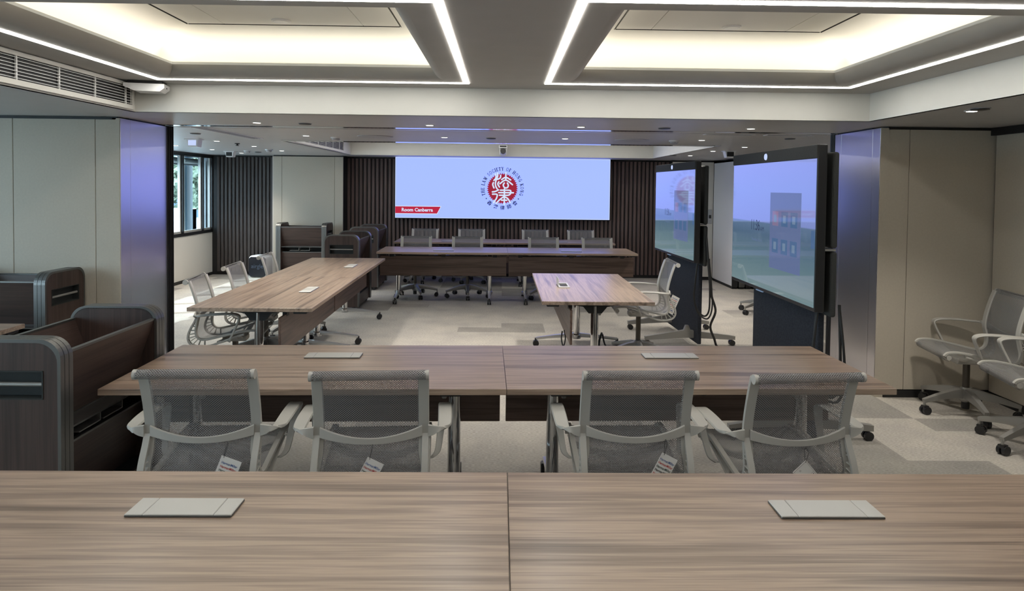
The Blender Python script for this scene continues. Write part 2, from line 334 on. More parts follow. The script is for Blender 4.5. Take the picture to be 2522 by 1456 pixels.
# raised ceiling of the near room with two cove openings
holes = [c[0] for c in COVES]
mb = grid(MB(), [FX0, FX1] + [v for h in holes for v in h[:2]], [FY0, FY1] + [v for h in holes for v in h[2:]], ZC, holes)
raised = struct('ceiling', mb, 'ceiling_paint_shaded', 'raised ceiling of the near room, greyed for shade, between the light coves', 'ceiling')
for (hx0, hx1, hy0, hy1), st in COVES:
    side = 'left' if hx0 < 0 else 'right'
    prof = [(0.07 - 0.07 * math.sin(a), ZC + 0.07 - 0.07 * math.cos(a)) for a in [i * PI / 20 for i in range(0, 11)]]
    prof += [(0.002, ZC + 0.085), (0.012, ZC + 0.09), (0.17, ZC + 0.085), (0.17, ZC + 0.12)]
    prof += [(-0.14 + 0.31 * math.cos(a), ZC + 0.12 + 0.17 * math.sin(a)) for a in [i * PI / 24 for i in range(1, 13)]]
    prof += [(-0.18, ZC + 0.29), (-0.18, ZC + 0.31)]
    lx0, lx1, ly0, ly1 = hx0 + .07, hx1 - .07, hy0 + .07, hy1 - .07
    mb = MB(); vs = []; n_ = len(prof)
    for o_, z in prof: vs += [(lx0 - o_, ly0 - o_, z), (lx1 + o_, ly0 - o_, z), (lx1 + o_, ly1 + o_, z), (lx0 - o_, ly1 + o_, z)]
    # bullnose (shaded ceiling paint) and cove (cream) as two meshes
    def sweep(i0, i1):
        b_ = MB()
        for e in range(4):
            e2 = (e + 1) % 4
            b_.add([vs[i * 4 + e] for i in range(i0, i1)] + [vs[i * 4 + e2] for i in range(i0, i1)],
                   [(i, i + 1, (i1 - i0) + i + 1, (i1 - i0) + i) for i in range(i1 - i0 - 1)], True)
        return b_
    cv = struct('ceiling', sweep(10, n_), 'cove', 'glowing cream %s light cove curving up into the ceiling' % side, 'ceiling')
    obj('rounded_edge', sweep(0, 12), 'ceiling_paint_shaded', cv)
    px0, px1, py0, py1 = lx0 + .192, lx1 - .192, ly0 + .192, ly1 - .192
    g_ = .0125
    obj('gap_backing', MB().box(px0 - .05, px1 + .05, py0 - .05, py1 + .05, ZC + .31, ZC + .33).box(px0 - g_, px0 - .0095, py0 - g_, py1 + g_, ZC + .2895, ZC + .31).box(px1 + .0095, px1 + g_, py0 - g_, py1 + g_, ZC + .2895, ZC + .31).box(px0, px1, py1 + .0095, py1 + g_, ZC + .2895, ZC + .31).box(px0, px1, py0 - g_, py0 - .0095, ZC + .2895, ZC + .31), 'black', cv)
    t3 = (px1 - px0 - .008) / 3
    for k, (a, b_) in enumerate([(px0, px0 + .17 * (px1 - px0)), (px0 + .17 * (px1 - px0) + .004, px1 - .17 * (px1 - px0) - .004), (px1 - .17 * (px1 - px0), px1)]):
        obj('panel', MB().box(a, b_, py0, py1, ZC + .292, ZC + .307), 'cove', cv)
    # the hidden strips lying on the ledge
    for x, y, sx_, rz in [((lx0 + lx1) / 2, ly1 + .035, lx1 - lx0, 0), ((lx0 + lx1) / 2, ly0 - .035, lx1 - lx0, PI), (lx0 - .035, (ly0 + ly1) / 2, ly1 - ly0, PI / 2), (lx1 + .035, (ly0 + ly1) / 2, ly1 - ly0, -PI / 2)]:
        a = area_light('cove_strip', (x, y, ZC + .1), sx_ + .16, .09, COVE_W * sx_, (1.0, 0.925, 0.80), None)
        a.rotation_euler = (R(180 - 28), 0, rz)
    # surface of light lines
    sx0, sx1, sy0, sy1 = st; wd = .036
    lt = thing('linear_light', 'white rectangular light line framing the %s ceiling cove' % side, 'light', ((sx0 + sx1) / 2, (sy0 + sy1) / 2, ZC))
    ox, oy = (sx0 + sx1) / 2, (sy0 + sy1) / 2
    for a in [(sx0, sx1, sy1 - wd, sy1), (sx0, sx1, sy0, sy0 + wd), (sx0, sx0 + wd, sy0 + wd, sy1 - wd), (sx1 - wd, sx1, sy0 + wd, sy1 - wd)]:
        obj('diffuser', MB().box(a[0] - ox, a[1] - ox, a[2] - oy, a[3] - oy, -.004, -.0005), 'led_lamp', lt)
    dt = thing('ceiling_speaker', 'small white round disc on the %s cove ceiling panel' % side, 'detector', (-1.37 if hx0 < 0 else 1.40, 4.13 if hx0 < 0 else 4.12, ZC + .292))
    obj('rim', MB().lathe([(.058, 0), (.058, -.006), (.05, -.009)], 28), 'white', dt); obj('grille', MB().lathe([(.048, -.0085), (.046, -.011)], 28), 'white', dt)
for sx0, sx1, side in ((-2.385, -.24, 'left'), (.28, 2.40, 'right')):  # unseen rings, added to brighten the near tables
    lt = thing('linear_light', 'added unseen light line ring above and behind the viewer at %s' % side, 'light', ((sx0 + sx1) / 2, .8, ZC)); h_ = (sx1 - sx0) / 2
    for a in [(-h_, h_, 1.2, 1.236), (-h_, h_, -1.236, -1.2), (-h_, -h_ + .036, -1.2, 1.2), (h_ - .036, h_, -1.2, 1.2)]: obj('diffuser', MB().box(*a, -.004, -.0005), 'led_lamp', lt)
# fascias of the near recess
def fascia(x0, x1, y0, y1, z0, z1, lab): return struct('trim_%d' % (len([o for o in C.objects if o.name.startswith('trim_')]) + 1), MB().box(x0, x1, y0, y1, z0, z1), 'white_paint', lab, 'trim')
fascia(FX0 - .03, FX1 + .03, FY1, FY1 + .03, ZS, ZC + .02, 'long pale bulkhead face at the far side of the near ceiling recess')
fascia(FX1, FX1 + .03, FY0, FY1, ZS, ZC + .02, 'pale bulkhead face along the right of the near ceiling recess')
fl_left = fascia(FX0 - .03, FX0, FY0, FY1, ZS, ZC + .02, 'pale bulkhead face along the left holding the long air grille')
fascia(FX0, FX1, FY0 - .03, FY0, ZS, ZC + .02, 'pale bulkhead face behind the viewer')
# far recess
ZB = 2.42
struct('ceiling', grid(MB(), [BX0, BX1], [BY0, BY1], ZB, []), 'white_paint', 'raised ceiling above the far tables', 'ceiling')
fascia(BX0 - .03, BX1 + .03, BY1, BY1 + .03, ZS, ZB, 'pale bulkhead face above the big wall screen')
fascia(BX1, BX1 + .03, BY0, BY1, ZS, ZB, 'pale bulkhead face at the right of the far ceiling recess')
fascia(BX0 - .03, BX0, BY0, BY1, ZS, ZB, 'pale bulkhead face at the left of the far ceiling recess')
fascia(BX0, BX1, BY0 - .03, BY0, ZS, ZB, 'near side bulkhead face of the far ceiling recess')
lt = thing('linear_light', 'unseen light line added inside the far ceiling recess', 'light', (0, 9.6, ZB))  # out of view, put in to light the recess
for a in [(-2.1, 2.1, 1.2, 1.24), (-2.1, 2.1, -1.2, -1.16), (-2.1, -2.06, -1.16, 1.2), (2.06, 2.1, -1.16, 1.2)]:
    obj('diffuser', MB().box(*a, -.004, -.0005), 'led_lamp', lt)
M['track'] = mat('bright track metal', (.8, .8, .82), .10, metal=1.0)
# sliding-wall tracks in the soffit: bright metal lines
for y, wdt, lab in ((5.93, .11, 'metal sliding wall track along the opening'), (6.1, .012, 'thin metal track line beyond the opening'), (7.85, .17, 'bright metal edge strip of the far ceiling recess')):
    struct('trim_%d' % (50 + int(y * 10)), MB().box(-2.97 if y < 7 else BX0, 2.97 if y < 7 else BX1, y - wdt / 2, y + wdt / 2, ZS - .004, ZS + .01), 'track', lab, 'trim')
struct('trim_60', MB().box(-2.97, 2.97, 5.99, 6.0, ZS - .002, ZS + .01), 'black', 'dark slot of the sliding wall track', 'trim')

# walls -----------------------------------------------------------------
def wall(name, mb, m, lab): return struct(name, mb, m, lab, 'wall')
wall('wall_near', MB().box(XL, XR, YB - .15, YB, 0, ZS), 'beige', 'wall behind the viewer')
GAP = .004
def panelled(name, x0, x1, y, seams, lab, front=-1, z0=.06, z1=ZS - .02, th=.02, depth=.12):
    wl = wall(name, MB().box(x0, x1, y, y + depth, 0, ZS), 'black', lab)
    e = [x0] + list(seams) + [x1]
    for a, b_ in zip(e[:-1], e[1:]):
        obj('panel', MB().rbox(a + GAP / 2, b_ - GAP / 2, y - th, y + .002, z0, z1, .002, 1), 'beige', wl)
    return wl
panelled('wall_front_left', XL, -3.03, JY0 + .02, (-4.9, -3.82, -3.183), 'beige fabric panelled wall behind the dark carts at left')
panelled('wall_front_right', 3.05, 3.92, JY0 + .02, (3.225,), 'beige fabric panelled wall behind the parked chairs')
wr = wall('wall_right', MB().box(3.92, 4.05, YB, JY0 + .02, 0, ZS), 'black', 'beige panelled side wall at the right edge')
for a, b_ in ((YB, -.6), (-.6, 1.1), (1.1, 2.9), (2.9, 4.1), (4.1, JY0 - .02)):
    obj('panel', MB().rbox(3.90, 3.922, a + GAP / 2, b_ - GAP / 2, .06, ZS - .06, .002, 1), 'beige', wr)
for sgn, nm in ((-1, 'left'), (1, 'right')):
    x0, x1 = (-JX - .9, -JX) if sgn < 0 else (JX, JX + 1.6)
    jb = wall('wall_jamb_%s' % nm, MB().box(x0, x1, JY0 + .14, JY1 - .01, 0, ZS), 'black', 'dark brushed steel pier at the %s of the opening' % nm)
    fx = (-JX - .004, -JX + .012) if sgn < 0 else (JX - .012, JX + .004)
    cuts = (JY0, 5.39, JY1) if sgn < 0 else (JY0, 5.36, 5.86, JY1)
    for a, b_ in zip(cuts[:-1], cuts[1:]):
        obj('panel', MB().rbox(fx[0], fx[1], a + .001, b_ - .001, .03, ZS - .012, .001, 1), 'jamb', jb)
    obj('corner_edge', MB().box(min(fx) + (-.045 if sgn < 0 else .004), max(fx) - (.004 if sgn < 0 else -.054), JY0 - .004, JY0 + .14, 0, ZS - .01), 'beige', jb)
    for k in range(4):
        d = .012 * k
        if sgn < 0: obj('seal_profile', MB().rbox(-JX - .05, -JX + .020 + .010 * k, JY1 + .002 + d, JY1 + .010 + d, 0, ZS - .004, .003, 1), 'blackgloss', jb)
        else: obj('seal_profile', MB().rbox(JX - .012 - .006 * k, JX + .05, JY1 + .004 + d, JY1 + .02 + d, 0, ZS - .004, .003, 1), 'blackgloss', jb)
    obj('return_panel', MB().box(x0, x1, JY1 - .012, JY1, 0, ZS), 'beige', jb)
# far walls
fwall = wall('wall_far', MB().box(XL - .1, XR + .1, YF, YF + .15, 0, ZS + .3), 'black', 'dark fluted timber wall behind the big screen')
def slat_mesh(wd, dp, z0, z1):
    hw = wd / 2
    return MB().prism([(-hw, 0), (-hw * .93, -dp * .72), (-hw * .62, -dp), (hw * .62, -dp), (hw * .93, -dp * .72), (hw, 0)], 2, z0, z1).mesh('slat')
sm = slat_mesh(.052, .036, .06, ZS - .03); sm.materials.append(M['slat'])
x = -2.80
while x < 3.02:
    obj('slat', sm, 'slat', fwall, (x, YF, 0)); x += .0745
sm2 = slat_mesh(.056, .036, .06, ZS - .03); sm2.materials.append(M['slat_grey_dimmed'])
lw = wall('wall_far_left', MB().box(XL, -4.0, 12.11, YF, 0, ZS), 'black', 'grey brown fluted wall beside the window, dimmed against the daylight')
x = -5.13
while x < -4.09:
    obj('slat', sm2, 'slat', lw, (x, 12.11, 0)); x += .0685
cw = panelled('wall_column', -4.05, -2.82, 11.82, (-3.895, -2.97), 'pale fabric panelled column left of the big screen', depth=.34)
obj('edge', MB().box(-4.06, -4.048, 11.80, 12.16, .05, ZS - .02), 'plaster', cw)
wq = wall('wall_far_right', MB().box(3.05, 3.80, 11.98, 12.12, 0, ZS), 'black', 'pale beige wall beyond the displays')
for a, b_ in ((3.05, 3.36), (3.36, 3.80)): obj('panel', MB().box(a + .002, b_ - .002, 11.965, 11.985, .06, ZS - .03), 'plaster', wq)
sw = thing('wall_switch', 'small grey switch plate on the pale wall behind the first display', 'switch', (3.74, 11.96, 1.15))
obj('plate', MB().rbox(-.035, .035, -.012, 0, -.13, .13, .003, 1), 'greyplastic', sw); obj('button', MB().box(-.02, .02, -.015, -.01, -.03, .03), 'black', sw)
wall('wall_side_right', MB().box(XR, XR + .12, JY1, YF, 0, ZS), 'plaster', 'pale side wall of the far room behind the displays')
# parked partition leaves
pk = thing('partition_panel', 'white folding partition leaves parked in a stack right of the displays', 'partition', (3.8, 11.45, 0))
for k in range(4):
    x = .115 * k
    obj('leaf', MB().rbox(x, x + .1, -.52, .5, .045, 2.11, .004, 1), 'partition' if k == 0 else 'gunmetal', pk)
    obj('end_profile', MB().rbox(x - .002 + (.006 if k else .004), x + .098, -.545, -.515, .03, 2.12, .004, 1), 'blackgloss' if k % 2 == 0 else 'gunmetal', pk)
    obj('floor_seal', MB().box(x + .01, x + .09, -.52, .5, .0, .05), 'black', pk)
# left wall with its windows
WZ0, WZ1 = .82, 2.10
def window_wall(name, y0, y1, pitch_, lab, wlab, no, first=.37):
    ed = [y1]; q_ = y1 - first
    while q_ > y0 + .2: ed.append(q_); q_ -= pitch_
    ed.append(y0); ed = ed[::-1]; n_ = len(ed) - 1
    wall(name, MB().box(XL - .15, XL, y0, y1, 0, WZ0 - .02), 'plaster', lab)
    wn_ = tag(obj('window_%d' % no, MB().box(XL - .09, XL + .01, y0, y1, WZ0 - .05, WZ0).box(XL - .27, XL + .01, y0, y1, WZ1, ZS), 'blackgloss'), wlab, 'window', kind='structure')
    for k in range(n_ + 1):
        y = ed[k]
        hw_ = .03 if 0 < k < n_ else .05
        obj('mullion', MB().rbox(XL - .08, XL + .012, y - hw_ / 1.6, y + hw_ / 1.6, WZ0, WZ1, .003, 1), 'blackgloss', wn_)
        if k < n_:
            y2 = ed[k + 1]
            g = obj('pane', MB().box(XL - .045, XL - .037, y + .02, y2 - .02, WZ0, WZ1), 'glass', wn_)
            obj('sash', MB().box(XL - .06, XL - .02, y + .02, y + .055, WZ0, WZ1).box(XL - .06, XL - .02, y2 - .055, y2 - .02, WZ0, WZ1).box(XL - .06, XL - .02, y + .055, y2 - .055, WZ0, WZ0 + .035), 'port', g)
window_wall('wall_left', JY1, 12.11, .74, 'white wall under the far left window', 'black framed window with street view at far left', 1)
window_wall('wall_left_near', YB, JY0, .9, 'white wall under the near left windows', 'black framed window left of the viewer', 2)
struct('baseboard_left', MB().box(XL, XL + .012, JY1, 12.1, 0, .05), 'black', 'black skirting under the far left window', 'baseboard')
struct('baseboard_right', MB().box(3.06, 3.91, JY0 - .012, JY0 + .01, 0, .055), 'black', 'black skirting below the right beige wall', 'baseboard')
struct('baseboard_side', MB().box(3.888, 3.91, YB, JY0, 0, .055), 'black', 'black skirting along the right side wall', 'baseboard')
struct('trim_90', MB().box(XL, -3.02, JY0 - .004, JY0 + .02, ZS - .022, ZS - .002), 'black', 'black shadow gap above the left wall panels', 'trim')
struct('trim_91', MB().box(3.05, 3.92, JY0 - .004, JY0 + .02, ZS - .022, ZS - .002), 'black', 'black shadow gap above the right wall panels', 'trim')
struct('trim_92', MB().box(3.87, 3.92, YB, JY0, ZS - .062, ZS - .002), 'black', 'black shadow gap above the right side wall', 'trim')
# roller blinds
for k in range(8):
    y0 = JY1 + (12.11 - JY1) * k / 8 + .06
    b_ = thing('roller_blind', ['first', 'second', 'third', 'fourth', 'fifth', 'sixth', 'seventh', 'eighth'][7 - k] + ' rolled pale blind from the fluted wall along the far left window', 'blind', (XL - .2, y0, 2.03), 0, 'rolled blinds at the far left window')
    obj('roll', MB().tube([(0, 0, 0), (0, .64, 0)], .05, 14), 'port', b_); obj('hem_bar', MB().box(-.01, .01, .02, .62, -.075, -.045), 'greyplastic', b_)
    obj('bracket', MB().box(-.03, .03, -.01, 0, -.06, .07), 'white', b_)
# outside ---------------------------------------------------------------
struct('trim_95', MB().box(-5.46, XL - .12, 12.11, 12.4, 0, 3.2), 'out_white', 'pale return wall outside the far left window', 'trim')
struct('trim_96', MB().box(-5.64, -5.56, 11.80, 11.98, 0, 3.2).box(-5.62, -5.57, 11.99, 12.04, 0, 3.2), 'out_dark', 'dark facade post outside the far left window', 'trim')
struct('trim_97', MB().box(-5.64, -5.58, 11.66, 11.78, 0, 3.2), 'port', 'pale facade post outside the far left window', 'trim')
ter = tag(obj('parapet', MB().rbox(-30, -9.5, 20.5, 20.8, -3, .87, .02, 1).rbox(-9.8, -9.5, 8, 20.8, -3, .87, .02, 1), 'out_white'), 'white terrace parapet outside the far left window', 'parapet')
bd = thing('building', 'blue grey glass office block seen through the far left window', 'building', (-30, 62, -10))
obj('wall', MB().box(-24, 16, 0, 10, 0, 40), 'out_grey', bd)
for kz in range(6):
    for kx in range(10):
        f_ = obj('window', MB().box(-23 + kx * 3.9, -20 + kx * 3.9, -.25, .05, 7 + kz * 3.6, 9.6 + kz * 3.6), 'out_dark', bd)
    obj('band', MB().box(-24, 16, -.35, .05, 10 + kz * 3.6, 10.7 + kz * 3.6), 'out_white', bd)
b2 = thing('low_building', 'low white flat roofed building beyond the terrace', 'building', (-24, 44, -4))
obj('wall', MB().box(-14, 12, 0, 8, 0, 5.9), 'out_white', b2); obj('roof', MB().rbox(-14.5, 12.5, -.8, 8.5, 5.9, 6.4, .05, 1), 'out_white', b2)
obj('window_band', MB().box(-13, 11, -.06, .05, 3.4, 4.9), 'out_dark', b2)
for k, (tx, ty, tz, r_, lab) in enumerate([(-15.6, 27.5, 0, 1.25, 'leafy street tree behind the parapet near the window edge'), (-12.4, 26.5, 0.5, 1.1, 'smaller leafy tree beyond the dark facade post')]):
    t = thing('street_tree', lab, 'tree', (tx, ty, -3)); mb = MB(); rr = random.Random(k)
    for q in range(900):
        d_ = Vector((rr.gauss(0, 1), rr.gauss(0, 1), rr.gauss(0, 1))).normalized() * r_ * rr.uniform(.5, 1.1)
        c = Vector((0, 0, 4.2 + tz)) + d_; a = Vector((rr.gauss(0, 1), rr.gauss(0, 1), rr.gauss(0, 1))).normalized() * .16; b_ = a.orthogonal() * .55
        mb.add([c - a, c + b_, c + a, c - b_], [(0, 1, 2, 3)])
    fo = obj('foliage', mb, 'leaf', t); fo['kind'] = 'stuff'
    obj('trunk', MB().tube([(0, 0, 0), (.05, 0, 2), (0, .05, 4.2 + tz)], [.14, .11, .05], 8), 'out_dark', t)
struct('ground', MB().box(-120, XL - .5, -60, 120, -3.2, -3.0), 'out_grey', 'street level ground outside', 'ground')

# ------------------------------------------------------------------ ceiling fittings
def downlight(x, y, lab, z=ZS, first=[None]):
    t = thing('downlight', lab, 'light', (x, y, z))
    obj('rim', MB().lathe([(.042, 0), (.042, -.003), (.033, -.0045)], 24), 'white', t)
    obj('lens', MB().lathe([(.031, -.004), (.029, -.0055)], 24), 'down_lamp', t)
    l = bpy.data.lights.new('downlight_beam', 'SPOT'); l.energy = DOWN_W; l.spot_size = R(105); l.spot_blend = .9; l.color = (1, .93, .82); l.shadow_soft_size = .05
    lo = bpy.data.objects.new('downlight_beam', l); C.objects.link(lo); lo.parent = t; lo.location = (0, 0, -.03)
for x, y, lab in [(-2.05, 5.58, 'lit downlight over the opening, leftmost of the four in the nearest row'), (-.62, 5.62, 'lit downlight over the opening, second from left in the nearest row'), (.65, 5.6, 'lit downlight over the opening, third from left in the nearest row'), (2.07, 5.56, 'lit downlight over the opening nearest the right steel pier'),
    (-2.06, 7.0, 'lit downlight left of the left round ceiling grille'), (-.616, 6.99, 'lit downlight just right of the left round ceiling grille'), (.644, 6.96, 'lit downlight just left of the right round ceiling grille'), (2.07, 6.94, 'lit downlight right of the right round ceiling grille'),
    (2.94, 4.16, 'lit downlight above the parked chairs at right'), (2.9, 7.98, 'lit downlight above the top of the nearer display'), (2.81, 8.9, 'lit downlight left of the white ceiling box by the displays'), (2.864, 10.18, 'lit downlight nearest the pale wall beyond the displays'),
    (-3.44, 8.06, 'lit downlight just right of the ceiling box with the purple glint'), (-3.38, 9.1, 'lit downlight left of the far air grille'), (-3.37, 10.2, 'lit downlight nearest the pale column'), (-4.45, 9.13, 'lit downlight nearest the left pier by the window'), (-4.38, 10.1, 'lit downlight above the far window mullions'), (-4.35, 11.15, 'lit downlight close to the dark fluted wall at left')]:
    downlight(x, y, lab)
for x, y, lab in [(-1.66, 5.61, 'dark unlit ceiling disc over the opening, left one'), (1.353, 5.6, 'dark unlit ceiling disc over the opening, right one'), (-.13, 7.03, 'small pale ceiling disc with dark rim near the middle'), (2.836, 6.57, 'dark ceiling disc above the nearer display'), (2.90, 4.03, 'flat grey ceiling disc beside the right downlight'), (-3.15, 6.87, 'dark ceiling disc by the long blue air slot'), (-3.9, 10.67, 'flat dark ceiling disc near the fluted wall'), (2.58, 10.1, 'small dark ceiling disc by the pale far wall')]:
    t = thing('ceiling_disc', lab, 'sensor', (x, y, ZS)); obj('rim', MB().lathe([(.055, 0), (.055, -.003), (.05, -.005)], 24), 'greyplastic', t); obj('cover', MB().lathe([(.05, -.004), (.05, -.010), (.03, -.014)], 24), 'blackgloss', t)
for x, y, lab in [(-1.342, 7.0, 'large round grey speaker grille in the ceiling at left of centre'), (1.367, 7.06, 'large round grey speaker grille in the ceiling at right of centre')]:
    t = thing('ceiling_speaker', lab, 'speaker', (x, y, ZS)); obj('rim', MB().lathe([(.185, 0), (.185, -.006), (.17, -.01)], 36), 'greyplastic', t); obj('grille', MB().lathe([(.168, -.009), (.1, -.012)], 36), 'greyplastic', t)
for x, y, lab in [(-1.8, 7.2, 'white smoke detector left of the left round ceiling grille'), (1.81, 7.05, 'white smoke detector right of the right round ceiling grille'), (-3.46, 9.9, 'white smoke detector in front of the pale column'), (-3.95, 10.35, 'tiny white smoke detector near the fluted wall')]:
    t = thing('smoke_detector', lab, 'detector', (x, y, ZS)); obj('base', MB().lathe([(.055, 0), (.055, -.014)], 20), 'white', t); obj('chamber', MB().lathe([(.042, -.013), (.042, -.028), (.03, -.04)], 20), 'greyplastic', t)
t = thing('sprinkler_head', 'small black sprinkler head in the ceiling right of the purple glint box', 'sprinkler', (-3.37, 8.5, ZS)); obj('cup', MB().lathe([(.032, 0), (.03, -.01)], 16), 'black', t); obj('deflector', MB().lathe([(.012, -.009), (.012, -.026), (.024, -.028), (.022, -.032)], 16), 'blackgloss', t)
for x, y, lab, lm in [(-3.59, 7.8, 'small white ceiling box with a purple lit face at left', 'lens_white'), (-4.34, 10.67, 'small white ceiling box with a dark face near the window', 'black'), (3.01, 8.85, 'white ceiling box with a dark grille near the displays', 'black')]:
    t = thing('ceiling_sensor', lab, 'sensor', (x, y, ZS))
    obj('body', MB().prism([(-.07, 0), (.07, 0), (.055, -.09), (-.045, -.09)], 1, -.05, .06), 'white', t)
    obj('front_plate', MB().rbox(-.045, .045, -.056, -.048, -.075, -.015, .002, 1), lm, t); obj('mount', MB().box(-.085, .085, -.07, .07, -.008, 0), 'white', t)
def slot_diffuser(x0, x1, y0, y1, lab):
    t = thing('slot_diffuser', lab, 'vent', ((x0 + x1) / 2, (y0 + y1) / 2, ZS)); hx, hy = (x1 - x0) / 2, (y1 - y0) / 2
    obj('backing', MB().box(-hx, hx, -hy, hy, -.002, .002), 'gunmetal', t)
    obj('frame', MB().box(-hx - .012, -hx, -hy, hy, -.006, .002).box(hx, hx + .012, -hy, hy, -.006, .002).box(-hx, hx, -hy - .012, -hy, -.006, .002).box(-hx, hx, hy, hy + .012, -.006, .002), 'white', t)
    n_ = 3
    if hy > hx:
        for k in range(n_): xx = -hx + (k + 1) * 2 * hx / (n_ + 1); obj('slat', MB().box(xx - .006, xx + .006, -hy, hy, -.006, .001), 'greyplastic', t)
    else:
        for k in range(n_): yy = -hy + (k + 1) * 2 * hy / (n_ + 1); obj('slat', MB().box(-hx, hx, yy - .006, yy + .006, -.006, .001), 'greyplastic', t)
slot_diffuser(-2.83, -2.71, 6.12, 7.55, 'long blue grey air slot in the ceiling beside the left pier')
slot_diffuser(1.88, 2.32, 6.13, 6.24, 'air slot in the ceiling above the displays, left one')
slot_diffuser(2.45, 2.85, 6.13, 6.24, 'air slot in the ceiling above the displays, next to the right pier')
def grille(x, y0, y1, z0, z1, bars, lab, dx=1):
    t = thing('air_grille', lab, 'vent', (x, y1, z0)); L_ = y0 - y1; hz = z1 - z0
    obj('backing', MB().box(0, .004, L_, 0, 0, hz), 'black', t)
    obj('frame', MB().box(0, .02, L_ - .02, .02, -.03, 0).box(0, .02, L_ - .02, .02, hz, hz + .022).box(0, .02, 0, .02, 0, hz).box(0, .02, L_ - .02, L_, 0, hz), 'white_paint', t)
    for k in range(7):
        z = (k + .5) * hz / 7
        obj('slat', MB().box(.014, .019, L_, 0, z - .0014, z + .0014), 'white', t)
    for b_ in bars: obj('divider', MB().box(.006, .016, b_ - y1 - .004, b_ - y1 + .004, 0, hz), 'white', t)
grille(FX0, 1.0, 4.79, 2.2, 2.33, [4.72, 4.37, 4.02, 3.67, 3.32, 2.97, 2.62], 'long white louvred air grille along the left bulkhead')
grille(BX0, 8.3, 10.75, 2.2, 2.34, [10.5, 10.1, 9.7, 9.3, 8.9], 'white louvred air grille in the far ceiling recess')
t = thing('access_point', 'white wedge shaped box under the left corner of the near ceiling', 'sensor', (-2.52, 4.78, ZC), R(12))
obj('mount', MB().box(-.11, .11, -.09, .03, -.022, 0), 'blackgloss', t)
obj('body', MB().prism([(-.13, -.022), (.13, -.022), (.13, -.05), (.10, -.075), (-.06, -.075), (-.13, -.045)], 1, -.11, .03), 'white', t)
obj('front_slot', MB().box(.1305, .132, -.06, -.04, -.05, -.042), 'black', t)
# camera over the screen
t = thing('video_camera', 'white video camera hanging above the middle of the wall screen', 'camera', (-.003, 11.18, 2.34))
obj('bracket', MB().rbox(-.07, .07, -.06, .10, -.05, 0, .006, 2), 'white', t); obj('top_slot', MB().rbox(-.055, .055, -.064, -.058, -.03, -.008, .002, 1), 'black', t)
for sx_ in (-.062, .05): obj('side_arm', MB().rbox(sx_, sx_ + .012, -.05, .05, -.155, -.04, .004, 1), 'white', t)
hd = obj('head', MB().lathe([(.048, -.07), (.052, -.03), (.052, .05), (.044, .07)], 24, xf=Matrix.Translation((0, 0, -.115)) @ Matrix.Rotation(R(78), 4, 'X')), 'white', t)
obj('lens', MB().lathe([(.047, .065), (.046, .10)], 24, xf=Matrix.Translation((0, 0, -.115)) @ Matrix.Rotation(R(78), 4, 'X')), 'black', hd)
# ------------------------------------------------------------------ wall screen
SY = 11.985
sc = thing('wall_screen', 'large pale blue wall screen showing a red seal and a room name', 'screen', (0, SY, 1.615))
obj('frame', MB().rbox(-1.945, 1.945, .004, .10, -.56, .56, .004, 1), 'black', sc)
obj('panel', MB().box(-1.930, 1.930, -.004, .006, -.545, .545), 'led_blue', sc)
obj('bright_border', MB().box(-1.930, 1.930, -.0045, -.003, .537, .545).box(-1.930, 1.930, -.0045, -.003, -.545, -.537).box(-1.930, -1.922, -.0045, -.003, -.537, .537).box(1.922, 1.930, -.0045, -.003, -.537, .537), 'led_white', sc)
FLAT = (PI / 2, 0, 0)
ban = obj('banner', MB().prism([(-1.928, -.463), (-1.180, -.463), (-1.115, -.340), (-1.928, -.340)], 1, -.0065, -.004), 'led_red', sc)
obj('banner_border', MB().prism([(-1.928, -.475), (-1.172, -.475), (-1.100, -.328), (-1.928, -.328)], 1, -.0055, -.004), 'led_white', sc)
obj('lettering', text_mesh('Room Canberra', .1, .56, .003), 'led_white', ban, (-1.535, -.008, -.402), FLAT)
KP = .00732
GX, GZ = -.008, 0.0
T_ = 44; poly = []
for i in range(T_ * 2):
    rr = (.281 if i % 2 == 0 else .252); a = PI / 2 + PI * i / T_
    poly.append((GX + rr * math.cos(a), GZ + rr * math.sin(a)))
mb = MB(); k = len(poly)
mb.add([(GX, -.0065, GZ)] + [(p[0], -.0065, p[1]) for p in poly], [(0, 1 + (i + 1) % k, 1 + i) for i in range(k)])
seal = obj('red_seal', mb, 'led_crimson', sc)
STROKES = [[(385, 385), (402, 430), (390, 495), (352, 538)], [(437, 365), (440, 440), (402, 540), (388, 620), (403, 690), (432, 738)], [(511, 415), (503, 475), (440, 512)],
  [(340, 590), (326, 640), (355, 718)], [(470, 570), (447, 625), (485, 695)], [(635, 352), (635, 520)], [(538, 515), (635, 462), (752, 522)], [(495, 617), (635, 528), (795, 635)],
  [(602, 598), (576, 645), (600, 700), (640, 714), (682, 698), (696, 645), (672, 598)], [(318, 812), (390, 800), (465, 762)], [(322, 866), (415, 866), (436, 895), (412, 975), (372, 1030), (352, 1070)],
  [(605, 742), (605, 1112)], [(510, 770), (725, 770), (757, 800), (750, 850), (705, 886), (620, 890)], [(470, 828), (820, 828)], [(488, 890), (600, 890)], [(592, 925), (500, 992), (412, 1085)],
  [(620, 930), (690, 972), (745, 1060)], [(538, 1008), (665, 1008)]]
